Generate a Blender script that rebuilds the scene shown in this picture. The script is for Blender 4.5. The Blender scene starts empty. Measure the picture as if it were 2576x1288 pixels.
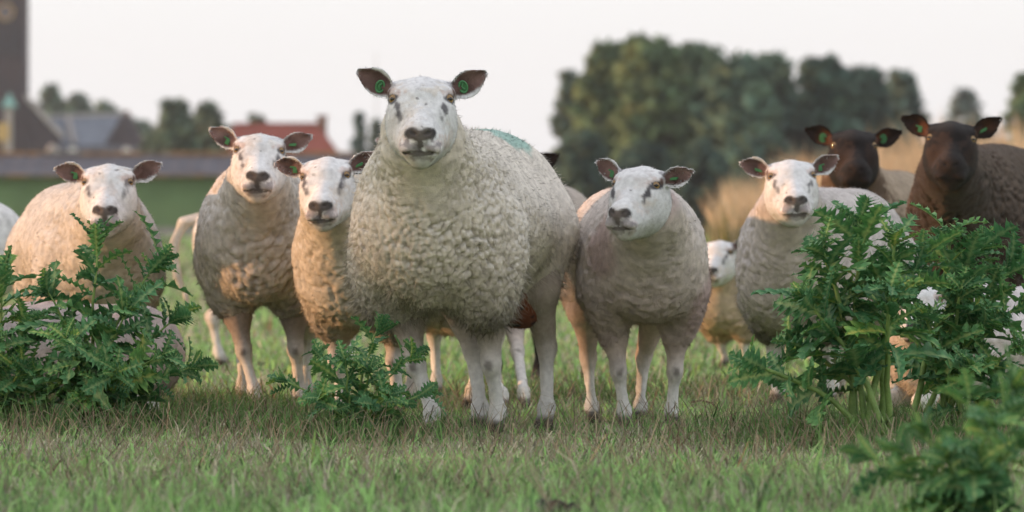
import bpy, math, random
import numpy as np
from mathutils import Vector, Matrix, Euler

# ------------------------------------------------------------------ camera, sky, sun, exposure
scene = bpy.context.scene
R = math.radians
F_PX, HOR, CAM_H = 1024 * 200 / 36.0, 225.0, 0.575      # 200 mm lens, horizon row (1024x512), eye height
cam_d = bpy.data.cameras.new('camera')
cam = bpy.data.objects.new('camera', cam_d)
scene.collection.objects.link(cam)
cam.location = (0, 0, CAM_H)
cam.rotation_euler = (R(90), 0, 0)
cam_d.lens, cam_d.sensor_width = 200, 36
cam_d.shift_y = (HOR - 256) / 1024
cam_d.clip_start, cam_d.clip_end = 0.5, 4000
cam_d.dof.use_dof = True
cam_d.dof.focus_distance = 15.4
cam_d.dof.aperture_fstop = 6.4
cam_d.dof.aperture_blades = 9
scene.camera = cam

SUN_EL = 7.0
SUN_XY = (-0.998, -0.06)                    # towards the sun: left, a little behind the camera
world = bpy.data.worlds.new('World')
scene.world = world
world.use_nodes = True
wn, wl = world.node_tree.nodes, world.node_tree.links
wn.clear()
w_out = wn.new('ShaderNodeOutputWorld')
w_bg = wn.new('ShaderNodeBackground')
w_sky = wn.new('ShaderNodeTexSky')
w_sky.sky_type = 'NISHITA'
w_sky.sun_disc = False
w_sky.sun_elevation = R(SUN_EL)
w_sky.sun_rotation = math.atan2(SUN_XY[0], SUN_XY[1])
w_sky.air_density, w_sky.dust_density, w_sky.ozone_density = 1.0, 1.6, 2.0
w_mix = wn.new('ShaderNodeMix')            # thin even high cloud over the whole sky
w_mix.data_type = 'RGBA'
w_mix.inputs[0].default_value = 0.8
w_mix.inputs[7].default_value = (4.36, 4.32, 4.44, 1)
wl.new(w_sky.outputs[0], w_mix.inputs[6])
wl.new(w_mix.outputs[2], w_bg.inputs[0])
w_bg.inputs[1].default_value = 0.15
wl.new(w_bg.outputs[0], w_out.inputs[0])

sun_d = bpy.data.lights.new('sun', 'SUN')
sun = bpy.data.objects.new('sun', sun_d)
scene.collection.objects.link(sun)
sun_d.energy, sun_d.angle, sun_d.color = 2.2, R(0.6), (1.0, 0.50, 0.22)
to_sun = Vector((*SUN_XY, 0)).normalized() * math.cos(R(SUN_EL)) + Vector((0, 0, math.sin(R(SUN_EL))))
sun.rotation_euler = to_sun.to_track_quat('Z', 'Y').to_euler()

scene.view_settings.view_transform = 'Standard'
scene.view_settings.look = 'None'
scene.view_settings.exposure = 0.86
scene.view_settings.gamma = 1.0
scene.view_settings.use_curve_mapping = False
scene.render.resolution_x, scene.render.resolution_y = 1024, 512
scene.render.engine = 'CYCLES'

COL = scene.collection.objects
rng = np.random.default_rng(7)
random.seed(7)


# ------------------------------------------------------------------ helpers
def W(x, y, Y):
    """a point of the 2576x1288 photograph at distance Y from the camera"""
    k = 1024 / 2576
    return Vector(((x * k - 512) * Y / F_PX, Y, CAM_H - (y * k - HOR) * Y / F_PX))


def GY(y):
    """distance at which flat ground shows on photograph row y (2576x1288)"""
    return CAM_H * F_PX / (y * 1024 / 2576 - HOR)


def tag(o, label=None, cat=None, group=None, kind=None):
    if label: o['label'] = label
    if cat: o['category'] = cat
    if group: o['group'] = group
    if kind: o['kind'] = kind
    return o


def empty(name, loc, rz=0.0):
    o = bpy.data.objects.new(name, None)
    COL.link(o)
    o.location = loc
    o.rotation_euler = (0, 0, rz)
    o.empty_display_size = 0.1
    return o


def link(name, me, mat=None, parent=None):
    o = bpy.data.objects.new(name, me)
    COL.link(o)
    if mat is not None and len(me.materials) == 0: me.materials.append(mat)
    if parent is not None: o.parent = parent
    return o


def np_mesh(name, V, faces, col=None, normals=None, smooth=True):
    """faces: list of int arrays (N,3) / (N,4)"""
    me = bpy.data.meshes.new(name)
    V = np.asarray(V, np.float32)
    me.vertices.add(len(V))
    me.vertices.foreach_set('co', V.ravel())
    faces = [np.asarray(f, np.int32) for f in faces if len(f)]
    li = np.concatenate([f.ravel() for f in faces])
    tot = np.concatenate([np.full(len(f), f.shape[1], np.int32) for f in faces])
    st = np.concatenate([[0], np.cumsum(tot)[:-1]]).astype(np.int32)
    me.loops.add(len(li))
    me.loops.foreach_set('vertex_index', li)
    me.polygons.add(len(tot))
    me.polygons.foreach_set('loop_start', st)
    me.polygons.foreach_set('loop_total', tot)
    me.polygons.foreach_set('use_smooth', np.full(len(tot), smooth))
    me.update(calc_edges=True)
    if col is not None:
        a = me.color_attributes.new('Col', 'FLOAT_COLOR', 'POINT')
        c = np.ones((len(V), 4), np.float32)
        c[:, :3] = col
        a.data.foreach_set('color', c.ravel())
    if normals is not None:
        me.normals_split_custom_set_from_vertices(np.asarray(normals, np.float32).tolist())
    return me


class MB:
    """collects shapes for ONE mesh"""
    def __init__(s): s.v, s.f, s.n = [], {3: [], 4: []}, 0

    def add(s, v, f):
        v = np.asarray(v, float)
        for q in f: s.f[len(q)].append([i + s.n for i in q])
        s.v.append(v); s.n += len(v)
        return s

    def box(s, x0, x1, y0, y1, z0, z1):
        v = [(x, y, z) for z in (z0, z1) for y in (y0, y1) for x in (x0, x1)]
        return s.add(v, [(0, 2, 3, 1), (4, 5, 7, 6), (0, 1, 5, 4), (2, 6, 7, 3), (0, 4, 6, 2), (1, 3, 7, 5)])

    def prism(s, poly, d, axis=1):
        """closed polygon of (a, b) pairs (x, z), pushed from y=d[0] to y=d[1]; axis 0: polygon is (y, z) pushed along x"""
        n = len(poly)
        v = [((a, d[k], b) if axis == 1 else (d[k], a, b)) for k in (0, 1) for a, b in poly]
        f = [(i, (i + 1) % n, n + (i + 1) % n, n + i) for i in range(n)]
        for k in (0, 1):
            for i in range(1, n - 1):
                f.append((k * n, k * n + i, k * n + i + 1))
        return s.add(v, f)

    def tube(s, pts, rad, sides=7, cap=True):
        pts = [Vector(p) for p in pts]
        v, f = [], []
        n = len(pts)
        for i, p in enumerate(pts):
            t = (pts[min(i + 1, n - 1)] - pts[max(i - 1, 0)]).normalized()
            a = t.cross(Vector((0.31, 0.87, 0.38))).normalized()
            b = t.cross(a)
            r = rad[i] if hasattr(rad, '__len__') else rad
            for k in range(sides):
                q = p + (a * math.cos(2 * math.pi * k / sides) + b * math.sin(2 * math.pi * k / sides)) * r
                v.append(tuple(q))
        for i in range(n - 1):
            for k in range(sides):
                f.append((i * sides + k, i * sides + (k + 1) % sides, (i + 1) * sides + (k + 1) % sides, (i + 1) * sides + k))
        if cap:
            v.append(tuple(pts[-1])); c = len(v) - 1
            for k in range(sides): f.append(((n - 1) * sides + k, (n - 1) * sides + (k + 1) % sides, c))
        return s.add(v, f)

    def build(s, name, mat, parent=None, origin=(0, 0, 0), smooth=False):
        V = np.concatenate(s.v) - np.asarray(origin, float)
        me = np_mesh(name, V, [s.f[4], s.f[3]], smooth=smooth)
        return link(name, me, mat, parent)


def face_to(V, F, d):
    """wind thin faces so that their front side looks along d"""
    n = np.cross(V[F[:, 1]] - V[F[:, 0]], V[F[:, 2]] - V[F[:, 0]])
    bad = (n * d).sum(1) < 0
    F = F.copy(); F[bad] = F[bad][:, ::-1]
    return F


def sstep(a, b, x):
    t = np.clip((x - a) / (b - a), 0, 1)
    return t * t * (3 - 2 * t)


def hash3(i, j, k, s):
    with np.errstate(over='ignore'):
        h = (i.astype(np.uint32) * np.uint32(374761393) + j.astype(np.uint32) * np.uint32(668265263)
             + k.astype(np.uint32) * np.uint32(2147483647 - 19) + np.uint32(s * 97 + 13) * np.uint32(3266489917))
        h = (h ^ (h >> np.uint32(13))) * np.uint32(1274126177)
        h = (h ^ (h >> np.uint32(16))) * np.uint32(2246822519)
        h = h ^ (h >> np.uint32(15))
    return h.astype(np.float64) / 4294967295.0


def vnoise(p, seed=0):
    i = np.floor(p).astype(np.int64)
    f = p - i
    u = f * f * (3 - 2 * f)
    r = 0
    for a in (0, 1):
        for b in (0, 1):
            for c in (0, 1):
                w = (u[:, 0] if a else 1 - u[:, 0]) * (u[:, 1] if b else 1 - u[:, 1]) * (u[:, 2] if c else 1 - u[:, 2])
                r = r + w * hash3(i[:, 0] + a, i[:, 1] + b, i[:, 2] + c, seed)
    return r * 2 - 1


def worley(p, seed=0):
    i = np.floor(p).astype(np.int64)
    f1 = np.full(len(p), 9.0); f2 = np.full(len(p), 9.0)
    for a in (-1, 0, 1):
        for b in (-1, 0, 1):
            for c in (-1, 0, 1):
                ii, jj, kk = i[:, 0] + a, i[:, 1] + b, i[:, 2] + c
                q = np.stack([ii + hash3(ii, jj, kk, seed), jj + hash3(ii, jj, kk, seed + 1), kk + hash3(ii, jj, kk, seed + 2)], 1)
                d = np.sqrt(((q - p) ** 2).sum(1))
                m = d < f1
                f2 = np.where(m, f1, np.minimum(f2, d))
                f1 = np.where(m, d, f1)
    return f1, f2


# ------------------------------------------------------------------ materials
def nmat(name, build):
    m = bpy.data.materials.new(name)
    m.use_nodes = True
    nt = m.node_tree
    nt.nodes.clear()
    out = nt.nodes.new('ShaderNodeOutputMaterial')
    build(nt, nt.nodes, nt.links, out)
    return m


def N(nt, typ, **kw):
    n = nt.nodes.new(typ)
    for k, v in kw.items():
        if k.startswith('in_'): n.inputs[k[3:].replace('_', ' ')].default_value = v
        else: setattr(n, k, v)
    return n


def surf(name, color, rough=0.8, var=0.25, scale=8.0, bump=0.0, bscale=60.0, spec=0.3, attr=False, translucent=0.0,
         sheen=0.0, coord='Object', metallic=0.0, second=None, sscale=2.0, smix=(0.45, 0.6), objrand=False):
    def b(nt, ns, ls, out):
        p = N(nt, 'ShaderNodeBsdfPrincipled')
        p.inputs['Roughness'].default_value = rough
        p.inputs['Specular IOR Level'].default_value = spec
        p.inputs['Metallic'].default_value = metallic
        if sheen:
            p.inputs['Sheen Weight'].default_value = sheen
            p.inputs['Sheen Roughness'].default_value = 0.6
        tc = N(nt, 'ShaderNodeTexCoord')
        nz = N(nt, 'ShaderNodeTexNoise'); nz.inputs['Scale'].default_value = scale; nz.inputs['Detail'].default_value = 6
        ls.new(tc.outputs[coord], nz.inputs['Vector'])
        mr = N(nt, 'ShaderNodeMapRange')
        mr.inputs[1].default_value, mr.inputs[2].default_value = 0.3, 0.7
        mr.inputs[3].default_value, mr.inputs[4].default_value = 1 - var, 1 + var
        ls.new(nz.outputs[0], mr.inputs[0])
        mx = N(nt, 'ShaderNodeMix', data_type='RGBA', blend_type='MULTIPLY'); mx.inputs[0].default_value = 1
        if attr:
            a = N(nt, 'ShaderNodeAttribute', attribute_name='Col'); ls.new(a.outputs['Color'], mx.inputs[6])
        elif second:
            n2 = N(nt, 'ShaderNodeTexNoise'); n2.inputs['Scale'].default_value = sscale; n2.inputs['Detail'].default_value = 5
            ls.new(tc.outputs[coord], n2.inputs['Vector'])
            m2 = N(nt, 'ShaderNodeMapRange'); m2.inputs[1].default_value, m2.inputs[2].default_value = smix
            ls.new(n2.outputs[0], m2.inputs[0])
            mc = N(nt, 'ShaderNodeMix', data_type='RGBA')
            mc.inputs[6].default_value = (*color, 1); mc.inputs[7].default_value = (*second, 1)
            ls.new(m2.outputs[0], mc.inputs[0]); ls.new(mc.outputs[2], mx.inputs[6])
        else:
            mx.inputs[6].default_value = (*color, 1)
        ls.new(mr.outputs[0], mx.inputs[7])
        if objrand:                                # every leaf its own shade, a few yellowed
            oi = N(nt, 'ShaderNodeObjectInfo'); cr = N(nt, 'ShaderNodeValToRGB')
            cr.color_ramp.elements[0].color = (0.62, 0.72, 0.80, 1); cr.color_ramp.elements[1].color = (1.9, 1.35, 0.8, 1)
            for pos_, c_ in ((0.45, (0.95, 0.95, 0.95, 1)), (0.88, (1.35, 1.2, 0.95, 1))):
                e_ = cr.color_ramp.elements.new(pos_); e_.color = c_
            m3 = N(nt, 'ShaderNodeMix', data_type='RGBA', blend_type='MULTIPLY'); m3.inputs[0].default_value = 1
            ls.new(oi.outputs['Random'], cr.inputs[0]); ls.new(mx.outputs[2], m3.inputs[6]); ls.new(cr.outputs[0], m3.inputs[7])
            mx = m3
        ls.new(mx.outputs[2], p.inputs['Base Color'])
        if bump:
            bz = N(nt, 'ShaderNodeTexNoise'); bz.inputs['Scale'].default_value = bscale; bz.inputs['Detail'].default_value = 4
            ls.new(tc.outputs[coord], bz.inputs['Vector'])
            bp = N(nt, 'ShaderNodeBump'); bp.inputs['Strength'].default_value = bump; bp.inputs['Distance'].default_value = 0.01
            ls.new(bz.outputs[0], bp.inputs['Height']); ls.new(bp.outputs[0], p.inputs['Normal'])
        if translucent:
            t = N(nt, 'ShaderNodeBsdfTranslucent'); ls.new(mx.outputs[2], t.inputs[0])
            ms = N(nt, 'ShaderNodeMixShader'); ms.inputs[0].default_value = translucent
            ls.new(p.outputs[0], ms.inputs[1]); ls.new(t.outputs[0], ms.inputs[2]); ls.new(ms.outputs[0], out.inputs[0])
        else:
            ls.new(p.outputs[0], out.inputs[0])
    return nmat(name, b)


M = {}
M['ground'] = surf('field_soil', (0.24, 0.25, 0.12), rough=1, var=0.4, scale=1.5, bump=0.6, bscale=30,
                   second=(0.22, 0.29, 0.11), sscale=0.35)
M['grass'] = surf('grass_blade', (0, 0, 0), rough=0.55, var=0.15, scale=3, attr=True, translucent=0.45, spec=0.3)
M['reed'] = surf('reed_blade', (0, 0, 0), rough=0.8, var=0.2, scale=1, attr=True, translucent=0.25, spec=0.1)
M['hide'] = surf('short_hair_hide', (0, 0, 0), rough=0.85, var=0.12, scale=70, bump=0.35, bscale=330, attr=True, spec=0.2, sheen=0.04)
M['wool'] = surf('wool', (0, 0, 0), rough=1.0, var=0.18, scale=38, bump=0.55, bscale=330, attr=True, spec=0.0, sheen=0.15)
M['tag'] = surf('ear_tag_plastic', (0.075, 0.235, 0.095), rough=0.5, var=0.12, scale=90, spec=0.4)
M['leaf'] = surf('thistle_leaf', (0, 0, 0), rough=0.5, var=0.3, scale=16, attr=True, translucent=0.18, spec=0.4, bump=0.25, bscale=90, objrand=True)
M['stem'] = surf('thistle_stem', (0.24, 0.36, 0.11), rough=0.55, var=0.25, scale=25, bump=0.4, bscale=120, translucent=0.08)
M['bark'] = surf('bark', (0.08, 0.065, 0.05), rough=1, var=0.4, scale=6, bump=0.8, bscale=20)
M['crown'] = surf('tree_leaves', (0, 0, 0), rough=0.7, var=0.35, scale=0.9, attr=True, translucent=0.2, spec=0.2)
M['brick'] = surf('dark_brick', (0.052, 0.042, 0.050), rough=0.95, var=0.35, scale=1.4, second=(0.044, 0.040, 0.052), sscale=0.4)
M['slate'] = surf('grey_slate', (0.16, 0.19, 0.24), rough=0.6, var=0.2, scale=1.2)
M['slate_dark'] = surf('dark_slate', (0.10, 0.11, 0.15), rough=0.7, var=0.2, scale=1.2)
M['stone'] = surf('pale_stone', (0.42, 0.39, 0.37), rough=0.9, var=0.15, scale=2)
M['louvre'] = surf('dark_louvre', (0.03, 0.032, 0.04), rough=0.8, var=0.2, scale=3)
M['copper'] = surf('green_copper', (0.20, 0.42, 0.40), rough=0.7, var=0.25, scale=3)
M['gold'] = surf('gilded_metal', (0.55, 0.38, 0.14), rough=0.45, var=0.2, scale=3, metallic=0.3)
M['green_sheet'] = surf('green_sheet_metal', (0.155, 0.25, 0.115), rough=0.65, var=0.12, scale=0.7)
M['fibre_roof'] = surf('grey_fibre_cement', (0.088, 0.092, 0.115), rough=0.9, var=0.25, scale=0.9, second=(0.068, 0.068, 0.082), sscale=0.3)
M['moss'] = surf('orange_lichen_ridge', (0.24, 0.14, 0.06), rough=1, var=0.5, scale=2.5, second=(0.12, 0.11, 0.09), sscale=0.7)
M['red_tile'] = surf('red_tile', (0.21, 0.060, 0.045), rough=0.9, var=0.2, scale=1.0)
M['house_brick'] = surf('house_brick', (0.22, 0.12, 0.085), rough=0.95, var=0.25, scale=1.5)
M['white_paint'] = surf('white_paint', (0.72, 0.70, 0.68), rough=0.6, var=0.08, scale=2)
M['glass'] = surf('window_glass', (0.30, 0.36, 0.45), rough=0.15, var=0.1, scale=2, spec=0.6)
M['metal'] = surf('grey_metal', (0.42, 0.43, 0.45), rough=0.5, var=0.1, scale=2, metallic=0.5)
M['dung'] = surf('dark_dung', (0.022, 0.014, 0.009), rough=0.75, var=0.4, scale=40, bump=0.8, bscale=90)
M['twig'] = surf('dry_twig', (0.16, 0.10, 0.06), rough=0.9, var=0.3, scale=60, bump=0.5, bscale=200)
M['concrete'] = surf('concrete', (0.30, 0.29, 0.28), rough=0.95, var=0.2, scale=2)


def eye_mat():
    def b(nt, ns, ls, out):
        p = N(nt, 'ShaderNodeBsdfPrincipled'); p.inputs['Roughness'].default_value = 0.08
        p.inputs['Specular IOR Level'].default_value = 0.6
        a = N(nt, 'ShaderNodeAttribute', attribute_name='Col')
        tc = N(nt, 'ShaderNodeTexCoord'); nz = N(nt, 'ShaderNodeTexNoise'); nz.inputs['Scale'].default_value = 260
        ls.new(tc.outputs['Object'], nz.inputs['Vector'])
        mx = N(nt, 'ShaderNodeMix', data_type='RGBA', blend_type='MULTIPLY'); mx.inputs[0].default_value = 0.5
        ls.new(a.outputs['Color'], mx.inputs[6]); ls.new(nz.outputs['Color'], mx.inputs[7])
        ls.new(a.outputs['Color'], p.inputs['Base Color'])
        ls.new(p.outputs[0], out.inputs[0])
    return nmat('sheep_eye', b)


M['eye'] = eye_mat()


# ------------------------------------------------------------------ implicit surfaces -> one continuous mesh
def smin(a, b, k):
    h = np.clip(0.5 + 0.5 * (b - a) / k, 0, 1)
    return b * (1 - h) + a * h - k * h * (1 - h)


class Prim:
    def __init__(s, kind, k, sub, **a):
        s.kind, s.k, s.sub, s.a = kind, k, sub, a

    def bbox(s):
        m = s.k + 0.035
        if s.kind == 'cone':
            a, b, r = s.a['a'], s.a['b'], max(s.a['r1'], s.a['r2'])
            return np.minimum(a, b) - r - m, np.maximum(a, b) + r + m
        if s.kind == 'sheet':
            c = s.a['b'] + s.a['Q'][:, 0] * s.a['L'] * 0.5
            return c - s.a['L'] * 0.75 - m, c + s.a['L'] * 0.75 + m
        r = float(np.max(s.a['r']))
        return s.a['c'] - r - m, s.a['c'] + r + m

    def d(s, X, Y, Z):
        if s.kind == 'cone':
            a, b, r1, r2 = s.a['a'], s.a['b'], s.a['r1'], s.a['r2']
            ba = b - a
            px, py, pz = X - a[0], Y - a[1], Z - a[2]
            h = np.clip((px * ba[0] + py * ba[1] + pz * ba[2]) / max(ba @ ba, 1e-9), 0, 1)
            return np.sqrt((px - h * ba[0]) ** 2 + (py - h * ba[1]) ** 2 + (pz - h * ba[2]) ** 2) - (r1 + (r2 - r1) * h)
        if s.kind == 'sheet':                       # cupped ear: a curved sheet with a rounded rim
            o, Q, L, Wd, th = s.a['b'], s.a['Q'], s.a['L'], s.a['W'], s.a['th']
            px, py, pz = X - o[0], Y - o[1], Z - o[2]
            u, v, w = [px * Q[0, i] + py * Q[1, i] + pz * Q[2, i] for i in range(3)]
            t = np.clip(u / L, 0, 1)
            hw = Wd * (0.40 + 0.64 * np.sin(np.pi * np.minimum(t * 1.02, 1) ** 0.92)) * (1 - 0.62 * t ** 5)
            vc = v + 0.10 * Wd * np.sin(np.pi * t)
            dv = np.maximum(np.abs(vc) - hw, 0)
            du = np.maximum(np.maximum(u - L, -u), 0)
            wc = 0.62 * Wd * np.minimum(np.abs(vc) / np.maximum(hw, 1e-4), 1.3) ** 2 * (1.15 - 0.75 * t) - 0.16 * Wd * np.sin(np.pi * t)
            return np.sqrt(dv ** 2 + du ** 2 + ((w - wc) * 0.9) ** 2) - th
        c, r, Q = s.a['c'], s.a['r'], s.a['R']
        px, py, pz = X - c[0], Y - c[1], Z - c[2]
        q = [px * Q[0, i] + py * Q[1, i] + pz * Q[2, i] for i in range(3)]
        k0 = np.sqrt(sum((q[i] / r[i]) ** 2 for i in range(3)))
        k1 = np.sqrt(sum((q[i] / r[i] ** 2) ** 2 for i in range(3)))
        return k0 * (k0 - 1) / np.maximum(k1, 1e-6)


def cone(a, b, r1, r2, k=0.04, sub=False):
    return Prim('cone', k, sub, a=np.array(a, float), b=np.array(b, float), r1=r1, r2=r2)


def ell(c, r, k=0.04, Rm=None, sub=False):
    return Prim('ell', k, sub, c=np.array(c, float), r=np.array(r, float), R=np.eye(3) if Rm is None else np.array(Rm, float))


def axis_samples(lo, hi, segs, coarse):
    """segs: (a, b, step) finer ranges"""
    out = [lo]
    while out[-1] < hi:
        x = out[-1]
        st = coarse
        for a, b, h in segs:
            if a - h <= x <= b: st = min(st, h)
        for a, b, h in segs:                      # do not jump over a fine range
            if x < a - h < x + st and h < st: st = max(a - h - x, h)
        out.append(x + st)
    return np.array(out)


def polygonize(prims, fine, coarse=0.014):
    lo = np.min([p.bbox()[0] for p in prims if not p.sub], 0)
    hi = np.max([p.bbox()[1] for p in prims if not p.sub], 0)
    ax = [axis_samples(lo[i], hi[i], fine[i], coarse) for i in range(3)]
    D = np.full([len(a) for a in ax], 1.0, np.float32)
    for p in prims:
        b0, b1 = p.bbox()
        sl = []
        for i in range(3):
            s0, s1 = np.searchsorted(ax[i], [b0[i], b1[i]])
            sl.append(slice(max(s0 - 1, 0), s1 + 1))
        X, Y, Z = ax[0][sl[0]][:, None, None], ax[1][sl[1]][None, :, None], ax[2][sl[2]][None, None, :]
        d = p.d(X, Y, Z).astype(np.float32)
        o = D[sl[0], sl[1], sl[2]]
        D[sl[0], sl[1], sl[2]] = -smin(-o, d, p.k) if p.sub else smin(o, d, p.k)
    S = D < 0
    n = [x - 1 for x in D.shape]
    cnt = np.zeros(n, np.uint8)
    for a in (0, 1):
        for b in (0, 1):
            for c in (0, 1): cnt += S[a:n[0] + a, b:n[1] + b, c:n[2] + c]
    act = np.argwhere((cnt > 0) & (cnt < 8))
    idx = np.full(n, -1, np.int32)
    idx[act[:, 0], act[:, 1], act[:, 2]] = np.arange(len(act))
    corners = [(a, b, c) for a in (0, 1) for b in (0, 1) for c in (0, 1)]
    cv = {q: D[act[:, 0] + q[0], act[:, 1] + q[1], act[:, 2] + q[2]] for q in corners}
    acc = np.zeros((len(act), 3)); num = np.zeros(len(act))
    for q in corners:
        for e in range(3):
            if q[e] == 0:
                q2 = list(q); q2[e] = 1; q2 = tuple(q2)
                A, B = cv[q], cv[q2]
                m = (A < 0) != (B < 0)
                t = np.where(m, A / np.where(m, A - B, 1), 0)
                pos = np.tile(np.array(q, float), (len(act), 1)); pos[:, e] = t
                acc += pos * m[:, None]; num += m
    fr = acc / num[:, None]
    V = np.stack([ax[i][act[:, i]] + fr[:, i] * (ax[i][act[:, i] + 1] - ax[i][act[:, i]]) for i in range(3)], 1)
    quads = []
    for e in range(3):
        u, v = (e + 1) % 3, (e + 2) % 3
        s0 = [slice(None)] * 3; s1 = [slice(None)] * 3
        s0[e] = slice(0, -1); s1[e] = slice(1, None)
        ch = S[tuple(s0)] != S[tuple(s1)]
        P_ = np.argwhere(ch)
        P_ = P_[(P_[:, u] > 0) & (P_[:, v] > 0) & (P_[:, u] < n[u]) & (P_[:, v] < n[v])]
        ins = S[P_[:, 0], P_[:, 1], P_[:, 2]]
        def cell(du, dv):
            q = P_.copy(); q[:, u] -= du; q[:, v] -= dv
            return idx[q[:, 0], q[:, 1], q[:, 2]]
        f = np.stack([cell(1, 1), cell(0, 1), cell(0, 0), cell(1, 0)], 1)
        f[~ins] = f[~ins][:, ::-1]
        quads.append(f)
    Q = np.concatenate(quads)
    Q = Q[(Q >= 0).all(1)]
    return V, Q


def vnormals(V, Q):
    a, b, c, d = (V[Q[:, i]] for i in range(4))
    fn = np.cross(c - a, d - b)
    n = np.zeros_like(V)
    for i in range(4): np.add.at(n, Q[:, i], fn)
    return n / np.maximum(np.linalg.norm(n, axis=1, keepdims=True), 1e-12)


FRONT = np.array([0, -1.0, 0])


def fibres(V, Q, Nn, C, count, dens, length, width, droop, r, jitter=0.5, norm_mix=0.85, lv=None):
    """short hairs: one thin triangle each. dens: weight per vertex; lv: length factor per vertex"""
    a, b, c, d = (V[Q[:, i]] for i in range(4))
    area = np.linalg.norm(np.cross(c - a, d - b), axis=1) * dens[Q].mean(1)
    pr = area / area.sum()
    f = r.choice(len(Q), count, p=pr)
    u, v = r.random(count)[:, None], r.random(count)[:, None]
    def mixq(A):
        q = A[Q[f]]
        return (q[:, 0] * (1 - u) + q[:, 1] * u) * (1 - v) + (q[:, 3] * (1 - u) + q[:, 2] * u) * v
    p, n, col = mixq(V), mixq(Nn), mixq(C)
    n = n / np.maximum(np.linalg.norm(n, axis=1, keepdims=True), 1e-9)
    L = length * (0.6 + 0.8 * r.random((count, 1)))
    if lv is not None: L = L * mixq(lv[:, None])
    dr = n + r.normal(0, jitter, (count, 3)) + np.array([0, 0, -droop])
    dr /= np.linalg.norm(dr, axis=1, keepdims=True)
    side = np.cross(dr, r.normal(0, 1, (count, 3)))
    side /= np.maximum(np.linalg.norm(side, axis=1, keepdims=True), 1e-9)
    w = width * (0.7 + 0.6 * r.random((count, 1)))
    base = p - n * 0.002
    FV = np.stack([base - side * w, base + side * w, base + dr * L], 1).reshape(-1, 3)
    nn = n * norm_mix + dr * (1 - norm_mix) + r.normal(0, 0.12, (count, 3))
    nn /= np.linalg.norm(nn, axis=1, keepdims=True)
    FN = np.repeat(nn, 3, 0)
    cc = np.clip(col * (0.78 + 0.44 * r.random((count, 1))), 0, 0.9)
    return FV, face_to(FV, np.arange(count * 3).reshape(-1, 3), n + FRONT), FN, np.repeat(cc, 3, 0)


# ------------------------------------------------------------------ sheep
def rot3(yaw, pitch, roll):
    return np.array((Matrix.Rotation(yaw, 3, 'Z') @ Matrix.Rotation(pitch, 3, 'X') @ Matrix.Rotation(roll, 3, 'Y')))


EYE_MESH = {}


def eye_mesh(kind):
    if kind in EYE_MESH: return EYE_MESH[kind]
    nu, nv = 20, 14
    V, C = [], []
    iris = (0.30, 0.185, 0.075)
    for j in range(nv + 1):
        th = math.pi * j / nv
        for i in range(nu):
            ph = 2 * math.pi * i / nu
            p = (math.sin(th) * math.cos(ph), -math.cos(th), math.sin(th) * math.sin(ph))   # pole faces -y
            V.append(p)
            rr = math.hypot(p[0], p[2])
            if p[1] > 0 or rr > 0.86: c = (0.03, 0.025, 0.022)
            elif abs(p[2]) < 0.24 and abs(p[0]) < 0.52: c = (0.006, 0.006, 0.007)
            else: c = tuple(x * (1.15 if p[2] < 0 else 0.9) for x in iris)
            C.append(c)
    Q = [(j * nu + i, j * nu + (i + 1) % nu, (j + 1) * nu + (i + 1) % nu, (j + 1) * nu + i) for j in range(nv) for i in range(nu)]
    me = np_mesh('eye', V, [Q], col=np.array(C))
    me.materials.append(M['eye'])
    EYE_MESH[kind] = me
    return me


def tag_mesh(kind):
    key = 'tag' + kind
    if key in EYE_MESH: return EYE_MESH[key]
    b = MB()
    if kind == 'button':                       # round stud with a raised rim and a hooked edge
        ring = [(0.014 * math.cos(t) * 0.9, -0.004 - 0.001 * math.sin(3 * t), 0.018 * math.sin(t)) for t in np.linspace(0, 2 * math.pi, 17)]
        b.tube(ring, 0.0034, 6, cap=False)
        b.prism([(0.012 * math.cos(t), 0.016 * math.sin(t)) for t in np.linspace(0, 2 * math.pi, 14, endpoint=False)], (-0.003, 0.002))
        b.tube([(0.004, -0.006, 0.012), (-0.004, -0.007, 0.002), (0.003, -0.006, -0.009)], 0.0028, 5)
    elif kind == 'strip':                      # folded strip seen edge-on
        b.box(-0.021, 0.021, -0.006, 0.004, -0.0035, 0.0035)
        b.box(-0.017, 0.017, -0.0075, -0.0055, -0.006, 0.002)
    else:                                      # strip with a small hanging flag
        b.box(-0.022, 0.020, -0.004, 0.003, 0.006, 0.0105)
        b.box(-0.010, 0.007, -0.0065, 0.001, -0.014, 0.007)
        b.box(-0.008, 0.005, -0.0085, -0.006, -0.010, 0.002)
    V = np.concatenate(b.v)
    me = np_mesh('ear_tag', V, [b.f[4], b.f[3]], smooth=False)
    me.materials.append(M['tag'])
    EYE_MESH[key] = me
    return me


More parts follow.
